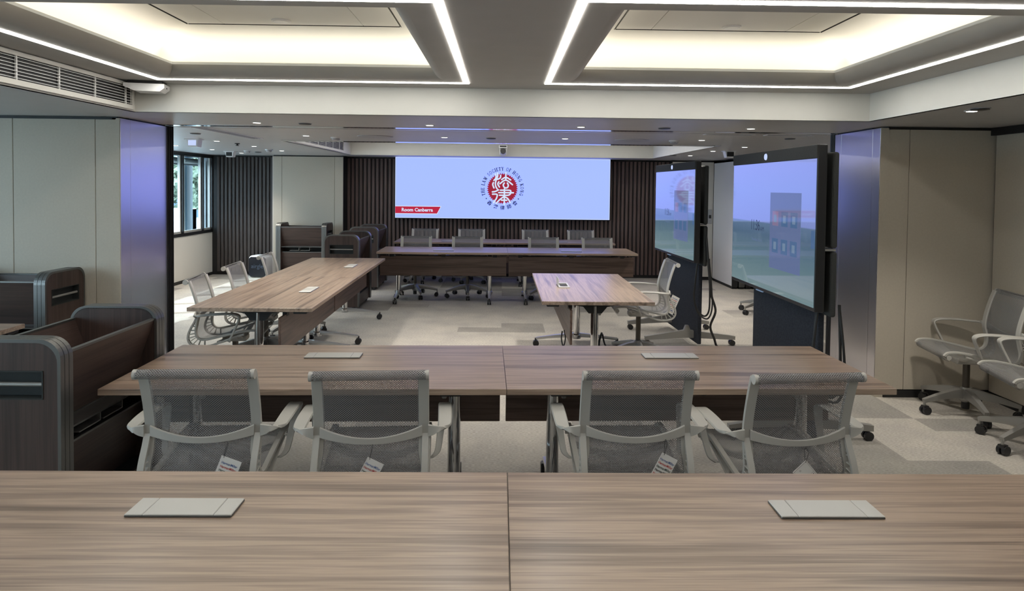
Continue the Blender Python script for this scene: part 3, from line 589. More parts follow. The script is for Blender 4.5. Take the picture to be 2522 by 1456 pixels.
def stroke(mb, pts, hw, y):
    pts = [Vector((p[0], p[1])) for p in pts]
    if len(pts) > 2: pts = catmull(pts, 5)
    k0 = []
    for i, p in enumerate(pts):
        t = (pts[min(i + 1, len(pts) - 1)] - pts[max(i - 1, 0)]).normalized(); n_ = Vector((-t.y, t.x)) * hw
        k0 += [(p.x + n_.x, y, p.y + n_.y), (p.x - n_.x, y, p.y - n_.y)]
    mb.add(k0, [(2 * i, 2 * i + 1, 2 * i + 3, 2 * i + 2) for i in range(len(pts) - 1)])
    for p in (pts[0], pts[-1]):
        mb.add([(p.x + hw * math.cos(2 * PI * j / 10), y, p.y + hw * math.sin(2 * PI * j / 10)) for j in range(10)], [tuple(range(10))])
mb = MB(); kz = .281 / 373.0
for st_ in STROKES: stroke(mb, [(GX + (p[0] - 557) * kz, GZ - (p[1] - 730) * kz) for p in st_], 17.5 * kz, -.0078)
obj('seal_characters', mb, 'led_white', seal)
# serif capitals on the ring, drawn stroke by stroke (thick T, thin n)
TH, TN = .10, .05
def serif(x, y, w=.13): return [[(x - w, y), (x + w, y)], TN]
LET = {
 'T': (.62, [[[(.31, 0), (.31, 1)], TH], [[(.02, .97), (.60, .97)], TN], [[(.03, .97), (.03, .8)], TN], [[(.59, .97), (.59, .8)], TN], serif(.31, .02)]),
 'H': (.78, [[[(.15, 0), (.15, 1)], TH], [[(.63, 0), (.63, 1)], TH], [[(.15, .5), (.63, .5)], TN]] + [serif(a, b_) for a in (.15, .63) for b_ in (.02, .98)]),
 'E': (.62, [[[(.15, 0), (.15, 1)], TH], [[(.04, .97), (.56, .97)], TN], [[(.15, .5), (.44, .5)], TN], [[(.04, .03), (.58, .03)], TN], [[(.56, .97), (.56, .8)], TN], [[(.58, .03), (.58, .22)], TN]]),
 'L': (.58, [[[(.15, 0), (.15, 1)], TH], [[(.04, .03), (.54, .03)], TN], [[(.54, .03), (.54, .24)], TN], serif(.15, .98)]),
 'A': (.72, [[[(.36, 1), (.62, 0)], TH], [[(.36, 1), (.08, 0)], TN], [[(.19, .36), (.50, .36)], TN], serif(.08, .02, .1), serif(.62, .02)]),
 'W': (1.0, [[[(.12, 1), (.32, 0)], TH], [[(.32, 0), (.5, .95)], TN], [[(.5, .95), (.68, 0)], TH], [[(.68, 0), (.9, 1)], TN], serif(.12, .98, .1), serif(.9, .98, .1)]),
 'S': (.52, [[[(.46, .78), (.40, .95), (.24, .98), (.10, .82), (.16, .62), (.36, .44), (.44, .24), (.30, .03), (.12, .06), (.05, .26)], .055]]),
 'O': (.76, [[[(.38, .99), (.16, .85), (.09, .5), (.16, .15), (.38, .01), (.60, .15), (.67, .5), (.60, .85), (.38, .99)], .06]]),
 'C': (.70, [[[(.62, .76), (.52, .95), (.36, .98), (.15, .83), (.09, .5), (.16, .15), (.38, .02), (.56, .08), (.64, .26)], .06]]),
 'G': (.76, [[[(.62, .76), (.52, .95), (.36, .98), (.15, .83), (.09, .5), (.16, .15), (.38, .02), (.60, .10)], .06], [[(.60, .02), (.60, .42)], TH], serif(.6, .43, .12)]),
 'I': (.36, [[[(.18, 0), (.18, 1)], TH], serif(.18, .02), serif(.18, .98)]),
 'Y': (.70, [[[(.10, 1), (.35, .48)], TH], [[(.60, 1), (.35, .48)], TN], [[(.35, .48), (.35, 0)], TH], serif(.10, .98, .1), serif(.60, .98, .1), serif(.35, .02)]),
 'F': (.58, [[[(.15, 0), (.15, 1)], TH], [[(.04, .97), (.54, .97)], TN], [[(.15, .5), (.42, .5)], TN], [[(.54, .97), (.54, .78)], TN], serif(.15, .02)]),
 'N': (.80, [[[(.14, 1), (.66, 0)], TH], [[(.14, 0), (.14, 1)], TN], [[(.66, 0), (.66, 1)], TN], serif(.14, .02, .1), serif(.66, .98, .1), serif(.10, .98, .08)]),
 'K': (.74, [[[(.15, 0), (.15, 1)], TH], [[(.17, .42), (.56, .98)], TN], [[(.28, .58), (.62, .02)], TH], serif(.15, .02), serif(.15, .98), serif(.6, .98, .1), serif(.63, .02, .1)]), ' ': (.42, [])}
def ring_text(s, r0, cap, a0, a1):
    tot = sum(LET[c][0] for c in s); a = a0; mb = MB()
    for c in s:
        wd, sts = LET[c]; da = (a1 - a0) * wd / tot; mid = a + da / 2; a += da
        sxl = cap * .92
        ca, sa = math.cos(mid - PI / 2), math.sin(mid - PI / 2)
        for pts, hw in sts:
            q = []
            for px_, pz_ in pts:
                lx, lz = (px_ - wd / 2) * sxl, r0 + pz_ * cap
                q.append((GX + lx * ca - lz * sa, GZ + lx * sa + lz * ca))
            stroke(mb, q, hw * cap, -.0065)
    return mb
obj('ring_lettering', ring_text('THE LAW SOCIETY OF HONG KONG', 432 * kz, 78 * kz, R(202), R(-22)), 'led_ink', sc)
mb = MB()
for px_, pz_ in ((175, 972), (941, 975)): mb.add([(GX + (px_ - 557) * kz + .011 * math.cos(j * PI / 6), -.0065, GZ - (pz_ - 730) * kz + .011 * math.sin(j * PI / 6)) for j in range(12)], [tuple(range(12))])
obj('ring_dots', mb, 'led_ink', sc)
for ch, dg in zip('香港律師會', (229, 250, 270.5, 291, 311)):
    rr = 458 * kz; a = R(dg)
    me = text_mesh(ch, .084, None, .0015)
    zs_ = [v.co.y for v in me.vertices]; mid_ = (max(zs_) + min(zs_)) / 2 if zs_ else 0
    for v in me.vertices: v.co.y -= mid_
    obj('ring_character', me, 'led_ink', sc, (GX + rr * math.cos(a), -.007, GZ + rr * math.sin(a)), (PI / 2, -(a - R(270)), 0))

# ------------------------------------------------------------------ tables
def table(lab, cx, cy, rz, L_, D_, group, open_port=False, name='folding_table'):
    t = thing(name, lab, 'table', (cx, cy, 0), rz, group)
    hl, hd = L_ / 2 - .001, D_ / 2
    obj('tabletop', MB().rbox(-hl, hl, -hd, hd, .701, .73, .0025, 2), 'wood_x', t)
    yp = hd - .24
    if yp < .1: yp = .14
    obj('modesty_panel', MB().rbox(-hl + .015, hl - .015, yp - .01, yp + .01, .375, .655, .002, 1), 'wood_panel_shaded', t)
    for xx in (-hl + .18, 0, hl - .18): obj('bracket', MB().box(xx - .03, xx + .03, yp - .02, yp + .012, .64, .701), 'black', t)
    obj('crossbar', MB().tube([(-.62, 0, .625), (.62, 0, .625)], .022, 14), 'chrome', t)
    obj('tilt_rail', MB().box(-.66, .66, -.035, .035, .66, .695), 'black', t)
    for s in (-1, 1):
        x = s * .655
        lg = obj('leg', MB().tube([(x, 0, .10), (x, 0, .66)], [.034, .032], 18).lathe([(.042, .085), (.046, .10), (.044, .125), (.034, .135)], 18, (x, 0, 0)), 'chrome', t)
        obj('head_bracket', MB().prism([(-.30, .700), (.30, .700), (.28, .685), (.10, .655), (.055, .60), (-.055, .60), (-.10, .655), (-.28, .685)], 0, x - .03, x + .03), 'black', lg)
        obj('release_lever', MB().rbox(x - s * .05 - .012, x - s * .05 + .012, -.06, -.03, .57, .66, .006, 2), 'alu_matte', lg)
        for q in (-1, 1):
            fl = hd - .035
            obj('foot', MB().ribbon([(x, q * .03, .122), (x, q * fl * .5, .108), (x, q * fl, .082)], [(.024, 0, 0), (.02, 0, 0), (.016, 0, 0)], [.02, .015, .011], False), 'foot_metal', lg)
            obj('caster', MB().tube([(x, q * fl, .05), (x, q * fl, .085)], .012, 10).tube([(x - .026, q * fl, .031), (x - .006, q * fl, .031)], .031, 16).tube([(x + .006, q * fl, .031), (x + .026, q * fl, .031)], .031, 16).box(x - .02, x + .02, q * fl - .02, q * fl + .02, .04, .06), 'blackgloss', lg)
        obj('edge_block', MB().rbox(x - .05, x + .05, -hd + .03, -hd + .13, .684, .701, .006, 2), 'black', t)
        obj('edge_block', MB().rbox(s * (hl - .06) - .05, s * (hl - .06) + .05, hd - .14, hd - .04, .684, .701, .006, 2), 'black', t)
    yq = hd - .25 if D_ > .7 else .1
    if not open_port:
        p = obj('cable_port', MB().rbox(-.147, .147, yq - .05, yq + .05, .7295, .7365, .003, 2), 'gunmetal', t)
        for a, b_ in ((-.146, -.098), (-.0965, .0965), (.098, .146)): obj('lid', MB().rbox(a, b_, yq - .049, yq + .049, .7345, .7385, .0015, 1), 'port', p)
    else:
        p = obj('cable_port', MB().box(-.147, .147, yq - .05, yq - .036, .7295, .738).box(-.147, .147, yq + .036, yq + .05, .7295, .738).box(-.147, -.10, yq - .036, yq + .036, .7295, .738).box(.10, .147, yq - .036, yq + .036, .7295, .738), 'port', t)
        obj('well', MB().box(-.10, .10, yq - .036, yq + .036, .7295, .731), 'recess', p)
        obj('socket', MB().rbox(-.05, .05, yq - .02, yq + .02, .7305, .734, .002, 1), 'black', p)
        obj('open_lid', MB().rbox(-.10, .10, yq + .05, yq + .056, .735, .81, .002, 1), 'port', p)
    return t
def table_row(cx, cy, rz, L_, D_, la, lb, ga=None):
    c, s = math.cos(rz), math.sin(rz)
    out = []
    for k, lab in ((-.5, la), (.5, lb)): out.append(table(lab, cx + k * L_ * c, cy + k * L_ * s, rz, L_, D_, ga))
    return out
table_row(.026, 1.705, R(.2), 1.82, .83, 'walnut table in the foreground, left of its seam', 'walnut table in the foreground, right of its seam', 'two joined foreground tables')
table_row(.017, 3.418, R(1.45), 1.82, .83, 'walnut table behind the two front left chair backs', 'walnut table behind the two front right chair backs', 'two joined middle tables')
table_row(-1.899, 6.66, R(-90 + 1.05 + 180) - PI, 1.73, .915, 'far half of the long side table at left, toward the dark carts', 'near half of the long side table at left, its bare end facing the viewer', 'two joined side tables at left')
table_row(.075, 9.635, R(181.0), 1.82, .83, 'right table of the nearer far row, its front board toward the viewer', 'left table of the nearer far row, its front board toward the viewer', 'nearer far row tables')
table_row(.04, 11.27, R(181.0), 1.82, .76, 'right table of the last row under the wall screen', 'left table of the last row under the wall screen', 'last row tables')
for o in list(C.objects):
    if o.get('category') == 'table' and ('far half' in o['label'] or 'near half' in o['label']): pass
table('single walnut side table at right with its cable port open', .782, 6.205, R(90), 1.745, .915, None, True)
table('walnut table corner behind the dark cart at the left edge', -3.985, 3.915, 0, 1.82, .81, None)

# ------------------------------------------------------------------ chairs
SP = [(.222, .388), (.238, .390), (.252, .402), (.256, .420), (.246, .436), (.222, .446), (.15, .448), (.05, .431), (-.05, .409), (-.12, .393), (-.175, .384), (-.215, .392), (-.240, .42), (-.247, .465), (-.238, .525), (-.228, .58), (-.234, .64), (-.250, .71), (-.272, .785), (-.289, .832), (-.298, .852), (-.309, .863), (-.322, .864), (-.334, .855), (-.338, .843), (-.333, .831), (-.322, .826)]
SPC = [(p.x, p.y) for p in catmull(SP, 4)]
def build_chair(label, loc, rotz, group):
    t = thing('task_chair', label, 'chair', loc, rotz, group)
    # woven sling
    mb = MB(); NU = 9; mb.uv = []; dist = 0; hwid = .226
    for i, (y, z) in enumerate(SPC):
        if i: dist += math.hypot(y - SPC[i - 1][0], z - SPC[i - 1][1])
        y0, z0 = SPC[max(i - 1, 0)]; y1, z1 = SPC[min(i + 1, len(SPC) - 1)]
        ln = math.hypot(y1 - y0, z1 - z0) or 1; ny, nz = (z1 - z0) / ln, -(y1 - y0) / ln   # points to the underside / back
        for j in range(NU):
            u = -1 + 2 * j / (NU - 1)
            sag = .014 * (1 - u * u) if 16 < i < len(SPC) - 22 else 0
            mb.v.append((u * hwid, y - ny * 0 + ny * sag * (-1), z + nz * sag * (-1) if False else z - abs(nz) * sag * .6)); mb.uv.append((u * hwid, dist))
    for i in range(len(SPC) - 1):
        for j in range(NU - 1): mb.f.append((i * NU + j, i * NU + j + 1, (i + 1) * NU + j + 1, (i + 1) * NU + j)); mb.sm.append(True)
    parts = [('mesh_sling', obj('mesh_sling', mb, 'sling', t))]
    # two spines with ribs
    def off(i, d):
        y0, z0 = SPC[max(i - 1, 0)]; y1, z1 = SPC[min(i + 1, len(SPC) - 1)]; ln = math.hypot(y1 - y0, z1 - z0) or 1
        return (SPC[i][0] - (z1 - z0) / ln * d, SPC[i][1] + (y1 - y0) / ln * d)
    OUT = catmull([(-.232, .575), (-.252, .53), (-.280, .48), (-.298, .43), (-.298, .385), (-.268, .348), (-.20, .333), (-.12, .342), (-.03, .375), (.06, .408), (.12, .425)], 3)
    for s in (-1, 1):
        x = s * .2255; mb = MB()
        path = [(x, *off(i, -.004)) for i in range(13, 80)]
        n_ = len(path); wv = [(.0125 + .0105 * min(1, max(0, (p[2] - .40) / .1)) * (1 if p[1] < -.1 else .2), 0, 0) for p in path]
        path = [(s * (.2375 - wv[i][0]), p[1], p[2]) for i, p in enumerate(path)]
        mb.ribbon(path, wv, .0075)
        # scroll ends of the roll
        mb.tube([(s * .2205, -.3165, .8445), (s * .2375, -.3165, .8445)], [.0203, .0203], 20)
        mb.tube([(s * .216, .233, .417), (s * .2375, .233, .417)], [.017, .017], 16)
        op = [(s * (.2375 - .015), p.x, p.y) for p in OUT]
        mb.ribbon(op, [(.015, 0, 0)] * len(op), .007)
        for k in range(9):
            q = 4 + int(k * 1.9); p = OUT[min(q, len(OUT) - 1)]
            j = min(range(len(SPC)), key=lambda ii: (SPC[ii][0] - p.x) ** 2 + (SPC[ii][1] - p.y) ** 2)
            mb.ribbon([(s * .224, p.x, p.y), (s * .224, SPC[j][0], SPC[j][1])], [(.0125, 0, 0)] * 2, .003, False)
        obj('side_spine', mb, 'frame', t)
        A = [(.234, -.238, .588), (.262, -.238, .590), (.288, -.231, .590), (.301, -.200, .592), (.303, -.14, .598), (.303, -.07, .603), (.302, .01, .604), (.301, .065, .600), (.298, .10, .584), (.292, .095, .548), (.281, .06, .47), (.268, .025, .395), (.236, .012, .368)]
        Wv = [(0, 0, .027), (.003, .002, .019), (.016, .012, .006), (.027, .010, 0), (.030, 0, 0), (.031, 0, 0), (.031, 0, 0), (.030, 0, 0), (.026, 0, 0), (.021, 0, 0), (.016, 0, 0), (.014, 0, 0), (.012, 0, 0)]
        pa = catmull([(s * p[0], p[1], p[2]) for p in A], 4); wa = catmull([(s * w_[0], w_[1], w_[2]) for w_ in Wv], 4)
        obj('armrest', MB().ribbon(pa, wa, .0065), 'frame', t)
    bl = [(x, -.238 - .022 * (1 - (x / .21) ** 2), .556 + .034 * (x / .21) ** 2) for x in [-.208 + .416 * i / 16 for i in range(17)]]
    obj('back_band', MB().ribbon(bl, [(0, 0, .0135 + .010 * (abs(p[0]) / .21) ** 2) for p in bl], .006), 'frame', t)
    sp_ = MB().rbox(-.06, .06, -.09, .10, .33, .375, .012, 2)
    for s in (-1, 1):
        sp_.ribbon([(s * .03, .05, .36), (s * .13, .07, .378), (s * .225, .08, .412)], [(0, .028, 0), (0, .02, 0), (0, .016, 0)], .010, False)
        sp_.ribbon([(s * .03, -.05, .355), (s * .13, -.06, .355), (s * .225, -.07, .365)], [(0, .028, 0), (0, .02, 0), (0, .016, 0)], .010, False)
    obj('seat_support', sp_, 'frame', t)
    obj('column', MB().tube([(0, 0, .10), (0, 0, .335)], .0235, 18), 'bronze', t)
    hub = obj('base', MB().lathe([(.028, .085), (.042, .10), (.046, .155), (.038, .185), (.027, .195)], 20), 'alu_matte', t)
    obj('centre_tube', MB().lathe([(.026, .035), (.027, .04), (.027, .13)], 16), 'black', hub)
    lm = MB().ribbon([(0, .03, .150), (0, .10, .148), (0, .22, .128), (0, .335, .100)], [(.027, 0, 0), (.024, 0, 0), (.020, 0, 0), (.016, 0, 0)], [.034, .030, .020, .013], False).tube([(0, .328, .065), (0, .328, .105)], .009, 10).mesh('leg')
    lm.materials.append(M['alu_matte'])
    cm = MB().tube([(-.027, .318, .03), (-.006, .318, .03)], .03, 16).tube([(.006, .318, .03), (.027, .318, .03)], .03, 16).box(-.02, .02, .305, .34, .04, .064).mesh('caster')
    cm.materials.append(M['blackgloss'])
    for k in range(5):
        a = 2 * PI * k / 5
        obj('leg', lm, 'alu_matte', hub, rot=(0, 0, a)); obj('caster', cm, 'blackgloss', hub, rot=(0, 0, a))
    return t
FIXED = ('base', 'column')
_ch = []
def chair(label, x, y, face, lift, group, spin=0):
    # face: heading in degrees CCW from +Y
    if not _ch:
        c = build_chair(label, (x, y, 0), R(face), group); _ch.append(c)
        c['z0'] = 1
    else: c = dup(_ch[0], (x, y, 0), R(face), label, group)
    for k in kids(c):
        base = k.name.split('.')[0]
        if base == 'base': k.rotation_euler[2] = R(spin); k.location.z = 0
        elif base == 'column': k.location.z = lift
        else: k.location.z = lift
    return c
GF = 'chairs tucked at the middle tables'
fc = [chair('light grey mesh chair seen from behind, leftmost of the four in front', -1.241, 2.98, 2.7, .04, GF, 20), chair('grey mesh chair seen from behind, second from left of the four in front', -.552, 2.977, 4.4, .04, GF, 36),
      chair('grey mesh chair seen from behind with a card of coloured lettering hung on it', .563, 3.008, 1.6, .04, GF, 0), chair('grey mesh chair seen from behind at the right end of the middle tables', 1.225, 2.985, 5.3, .04, GF, 30)]
GL = 'chairs along the left side table'
chair('pale grey mesh chair nearest the viewer at the left side table', -2.20, 5.51, -82, .025, GL, 10); chair('pale grey mesh chair in the middle of the left side table', -2.245, 6.35, -86, .025, GL, 50); chair('pale grey mesh chair at the left side table right beside the air cleaner', -2.265, 7.28, -86, .025, GL, 25)
chair('pale grey mesh chair at the right side table with its front edge under the top', 1.31, 6.32, 88, .10, None, 20)
GR = 'chairs parked at the right wall'
chair('grey mesh chair parked against the right wall, the farther one', 3.47, 4.88, 81, .045, GR, 184 - 90 - 81 + 1); chair('grey mesh chair parked at the right edge, cut by the frame', 3.47, 4.20, 78, .045, GR, 126 - 90 - 78)
chair('mostly hidden grey chair behind the nearer display, base showing', 3.5, 8.8, 100, .03, None, 14)
GN = 'chairs behind the nearer far row'
for x, f, sp, lab in ((-1.293, 4, 18, 'grey mesh chair behind the nearer far row, leftmost'), (-.511, 4, 0, 'grey mesh chair behind the nearer far row, second from left'), (.637, 1, 30, 'grey mesh chair behind the nearer far row, third from left'), (1.455, 0, 10, 'grey mesh chair behind the nearer far row, rightmost')):
    chair(lab, x, 9.90, 180 + f, .015, GN, sp)
GW = 'chairs below the wall screen'
for x, f, sp, lab in ((-1.36, 0, 5, 'grey mesh chair right below the wall screen, leftmost'), (-.525, 3, 40, 'grey mesh chair right below the wall screen, second from left'), (.59, 2, 22, 'grey mesh chair right below the wall screen, third from left'), (1.385, 0, 60, 'grey mesh chair right below the wall screen, rightmost')):
    chair(lab, x, 11.46, 180 + f, .03, GW, sp)

# ------------------------------------------------------------------ hang tags
def hang_tag(lab, pos, top, rz, roll_, wd, ht, kind):
    # pos: hole of the card; rotated in its own plane by roll_, facing -Y turned by rz
    t = thing('hang_tag', lab, 'tag', pos, rz)
    Mx = Matrix.Rotation(roll_, 4, 'Y')
    x0 = -.012 if kind == 'words' else -wd + .008
    cd = obj('card', MB().box(x0, x0 + wd, -.0008, .0008, -ht + .006, .006), 'tag_white', t); cd.matrix_local = Mx
    st = [(0, -.001, 0), (.004, -.006, top * .5), (.010, -.004, top), (.010, .012, top + .012), (.008, .022, top), (.004, .012, top * .5), (0, .001, 0)]
    obj('string', MB().tube(catmull(st, 4), .0011, 6), 'black', t)
    if kind == 'words':
        names = ['ink_blue', 'ink_red', 'ink_green', 'ink_black', 'ink_red', 'ink_tan', 'ink_black', 'ink_blue']
        base = _tm.setdefault('w', text_mesh('HermanMiller', .018, .066, .0003))
        for k, c in enumerate(names):
            me = base.copy(); me.materials.append(M[c])
            o = obj('lettering', me, c, cd, (x0 + wd * .5, -.0013, -.020 - .0163 * k), FLAT); o.scale = (1, 1.25, 1)
    else:
        mb = MB(); w2 = .0006
        xa, xb, za, zb = x0 + .004, x0 + wd - .004, -ht + .01, .002
        for q in ((xa, xb, zb - w2, zb), (xa, xa + w2, za, zb), (xb - w2, xb, za, zb), (xa, xb, -.052, -.0515), (xa, xb, -.072, -.0715)): mb.box(q[0], q[1], -.0012, -.0009, q[2], q[3])
        for k in range(7): mb.box(xa + .006 + k * .0085, xa + .0115 + k * .0085, -.0012, -.0009, -.060, -.0575)
        obj('printed_lines', mb, 'ink_black', cd)
        obj('lettering', text_mesh('D', .010), 'ink_black', cd, (x0 + .028, -.0013, -.012), FLAT)
    return t
_tm = {}
def tag_on(ch, lx, dz, top, roll_, wd, ht, kind, lab, turn=0):
    a = ch.rotation_euler.z; ly = -.290
    x, y = ch.location.x + lx * math.cos(a) - ly * math.sin(a), ch.location.y + lx * math.sin(a) + ly * math.cos(a)
    return hang_tag(lab, (x, y, dz), top, a + turn, roll_, wd, ht, kind)
tag_on(fc[0], .105, .534, .045, R(21), .085, .15, 'words', 'white card with coloured lettering on the leftmost front chair', R(0))
tag_on(fc[1], .0, .533, .045, R(27), .073, .14, 'words', 'white card with coloured lettering on the second front chair')
tag_on(fc[2], .110, .545, .048, R(27), .073, .14, 'words', 'white card with rows of red, blue and black lettering on the third front chair')
tag_on(fc[3], .008, .527, .043, R(-41), .075, .13, 'lines', 'white card with printed lines hung by a black string on the front chair at right')
hang_tag('white lettered card hanging behind the chair at the right side table', (1.62, 6.235, .64), .05, R(20), R(27), .09, .17, 'words')

# ------------------------------------------------------------------ dark carts
def end_panel_poly(hw, h, r=.085):
    p = [(-hw, 0), (hw, 0)]
    for k in range(9): a = k * PI / 16; p.append((hw - r + r * math.cos(a), h - r + r * math.sin(a)))
    for k in range(9): a = PI / 2 + k * PI / 16; p.append((-hw + r + r * math.cos(a), h - r + r * math.sin(a)))
    return p
def build_cart(label, loc, rotz, group, L_=.85, W=.455, Hh=.995):
    # local x along the cart, y across; end panels at both ends
    t = thing('document_cart', label, 'cart', loc, rotz, group); hl, hw = L_ / 2, W / 2; z0 = .045
    for s in (-1, 1):
        xo = s * hl; xi = s * (hl - .085)
        poly = [(a, b_ + z0) for a, b_ in end_panel_poly(hw, Hh - z0)]
        # outer skin with a rectangular handle opening built from four bands
        pnl = obj('end_panel', MB(), 'cart_z', t)
        inn = [(a * (1 - .012 / hw), z0 + (b_ - z0) * (1 - .010 / Hh) + (.006 if b_ < .1 else 0)) for a, b_ in poly]
        hx, hz0, hz1 = .155, .745, .865
        mb = MB()
        xs_ = xo - s * .003
        low = [(-hw + .012, z0 + .004), (hw - .012, z0 + .004), (hw - .012, hz0), (-hw + .012, hz0)]
        mb.prism(low, 0, min(xs_, xs_ - s * .014), max(xs_, xs_ - s * .014))
        for sg in (-1, 1): mb.prism([(sg * hx, hz0), (sg * (hw - .012), hz0), (sg * (hw - .012), hz1), (sg * hx, hz1)], 0, min(xs_, xs_ - s * .014), max(xs_, xs_ - s * .014))
        topp = [p for p in inn if p[1] > hz1]; topp = [(hw - .012, hz1)] + topp + [(-hw + .012, hz1)]
        mb.prism(topp, 0, min(xs_, xs_ - s * .014), max(xs_, xs_ - s * .014))
        mb.prism(inn, 0, min(xi + s * .003, xi + s * .012), max(xi + s * .003, xi + s * .012))
        pnl.data = mb.mesh('end_panel'); pnl.data.materials.append(M['cart_z'])
        # ribbed metal edge
        eb = MB()
        for k in range(3):
            xa = xi + s * (.003 + k * .028); xb = xa + s * .025
            for i in range(len(poly)):
                a, b_ = poly[i], poly[(i + 1) % len(poly)]
                if a[1] < .05 and b_[1] < .05: continue
                def sh(p, d): return (p[0] - (d if p[0] > 0 else -d), p[1] - (d if p[1] > .5 else 0) * (1 if p[1] > Hh - .09 else 0))
                a2, b2_ = sh(a, .014), sh(b_, .014)
                eb.add([(xa, *a), (xb, *a), (xb, *b_), (xa, *b_), (xa, *a2), (xb, *a2), (xb, *b2_), (xa, *b2_)], [(0, 1, 2, 3), (4, 7, 6, 5), (0, 3, 7, 4), (1, 5, 6, 2)])
        obj('metal_edge', eb, 'gunmetal', pnl)
        d = s * .05
        rc = MB(); xw = xs_ - s * .045
        rc.box(min(xw, xw - s * .004), max(xw, xw - s * .004), -hx, hx, hz0, hz1)
        for q in ((-hx, -hx + .005, hz0, hz1), (hx - .005, hx, hz0, hz1), (-hx, hx, hz0, hz0 + .005), (-hx, hx, hz1 - .005, hz1)): rc.box(min(xw, xs_ + s * .003), max(xw, xs_ + s * .003), *q)
        obj('handle_recess', rc, 'recess', pnl)
        obj('handle_bar', MB().tube([(xs_ - s * .014, -hx + .005, .805), (xs_ - s * .014, hx - .005, .805)], .009, 10), 'alu_matte', pnl)
    xl = hl - .085
    for s in (-1, 1):
        b_ = obj('trough_board', MB().prism([(s * (hw - .03), .925), (s * (hw - .012), .925), (s * .100, .60), (s * .082, .60)], 0, -xl, xl), 'cart_x', t)
        obj('edge_trim', MB().box(-xl, xl, min(s * (hw - .032), s * (hw - .010)), max(s * (hw - .032), s * (hw - .010)), .923, .933), 'gunmetal', b_)
        lb = obj('shelf_board', MB().prism([(s * (hw - .085), .50), (s * (hw - .067), .50), (s * (hw - .12), .20), (s * (hw - .138), .20)], 0, -xl, xl), 'cart_x', t)
        obj('edge_trim', MB().box(-xl, xl, min(s * (hw - .088), s * (hw - .064)), max(s * (hw - .088), s * (hw - .064)), .498, .508), 'gunmetal', lb)
        obj('base_board', MB().box(-xl, xl, min(s * (hw - .035), s * (hw - .018)), max(s * (hw - .035), s * (hw - .018)), .05, .20), 'cart_x', t)
        for k in (-.12, .06): obj('book_end', MB().box(k - .09, k + .07, min(s * (hw - .06), s * (hw - .15)), max(s * (hw - .06), s * (hw - .15)), .528, .533).box(k + .065, k + .07, min(s * (hw - .06), s * (hw - .15)), max(s * (hw - .06), s * (hw - .15)), .533, .575), 'alu_matte', t)
    obj('shelf', MB().box(-xl, xl, -.11, .11, .585, .60).box(-xl, xl, -hw + .02, hw - .02, .590, .598), 'gunmetal', t)
    obj('bottom_shelf', MB().box(-xl, xl, -hw + .03, hw - .03, .185, .20), 'recess', t)
    obj('centre_divider', MB().box(-xl, xl, -.008, .008, .20, .585), 'recess', t)
    for sx_ in (-1, 1):
        for sy_ in (-1, 1): obj('caster', MB().tube([(sx_ * (hl - .045) - .012, sy_ * (hw - .07), .025), (sx_ * (hl - .045) + .012, sy_ * (hw - .07), .025)], .025, 12).box(sx_ * (hl - .045) - .02, sx_ * (hl - .045) + .02, sy_ * (hw - .07) - .02, sy_ * (hw - .07) + .02, .03, .06), 'blackgloss', t)
    return t
GC = 'dark walnut document carts'
c0 = build_cart('walnut cart, darkened for shade, in the left foreground, end on to the viewer', (-2.05, 3.185, 0), R(90), GC)
dup(c0, (-3.68, 5.0, 0), 0, 'walnut cart, darkened for shade, standing along the left beige wall', GC)
dup(c0, (-3.385, 11.45, 0), 0, 'walnut cart, darkened for shade, in front of the pale column, open side to the viewer', GC)
dup(c0, (-2.10, 9.13, 0), R(90), 'walnut cart, darkened for shade, beyond the left side table, end panel to the viewer', GC)
dup(c0, (-2.17, 10.85, 0), R(90), 'walnut cart, darkened for shade, nearest the left of the wall screen, behind another', GC)

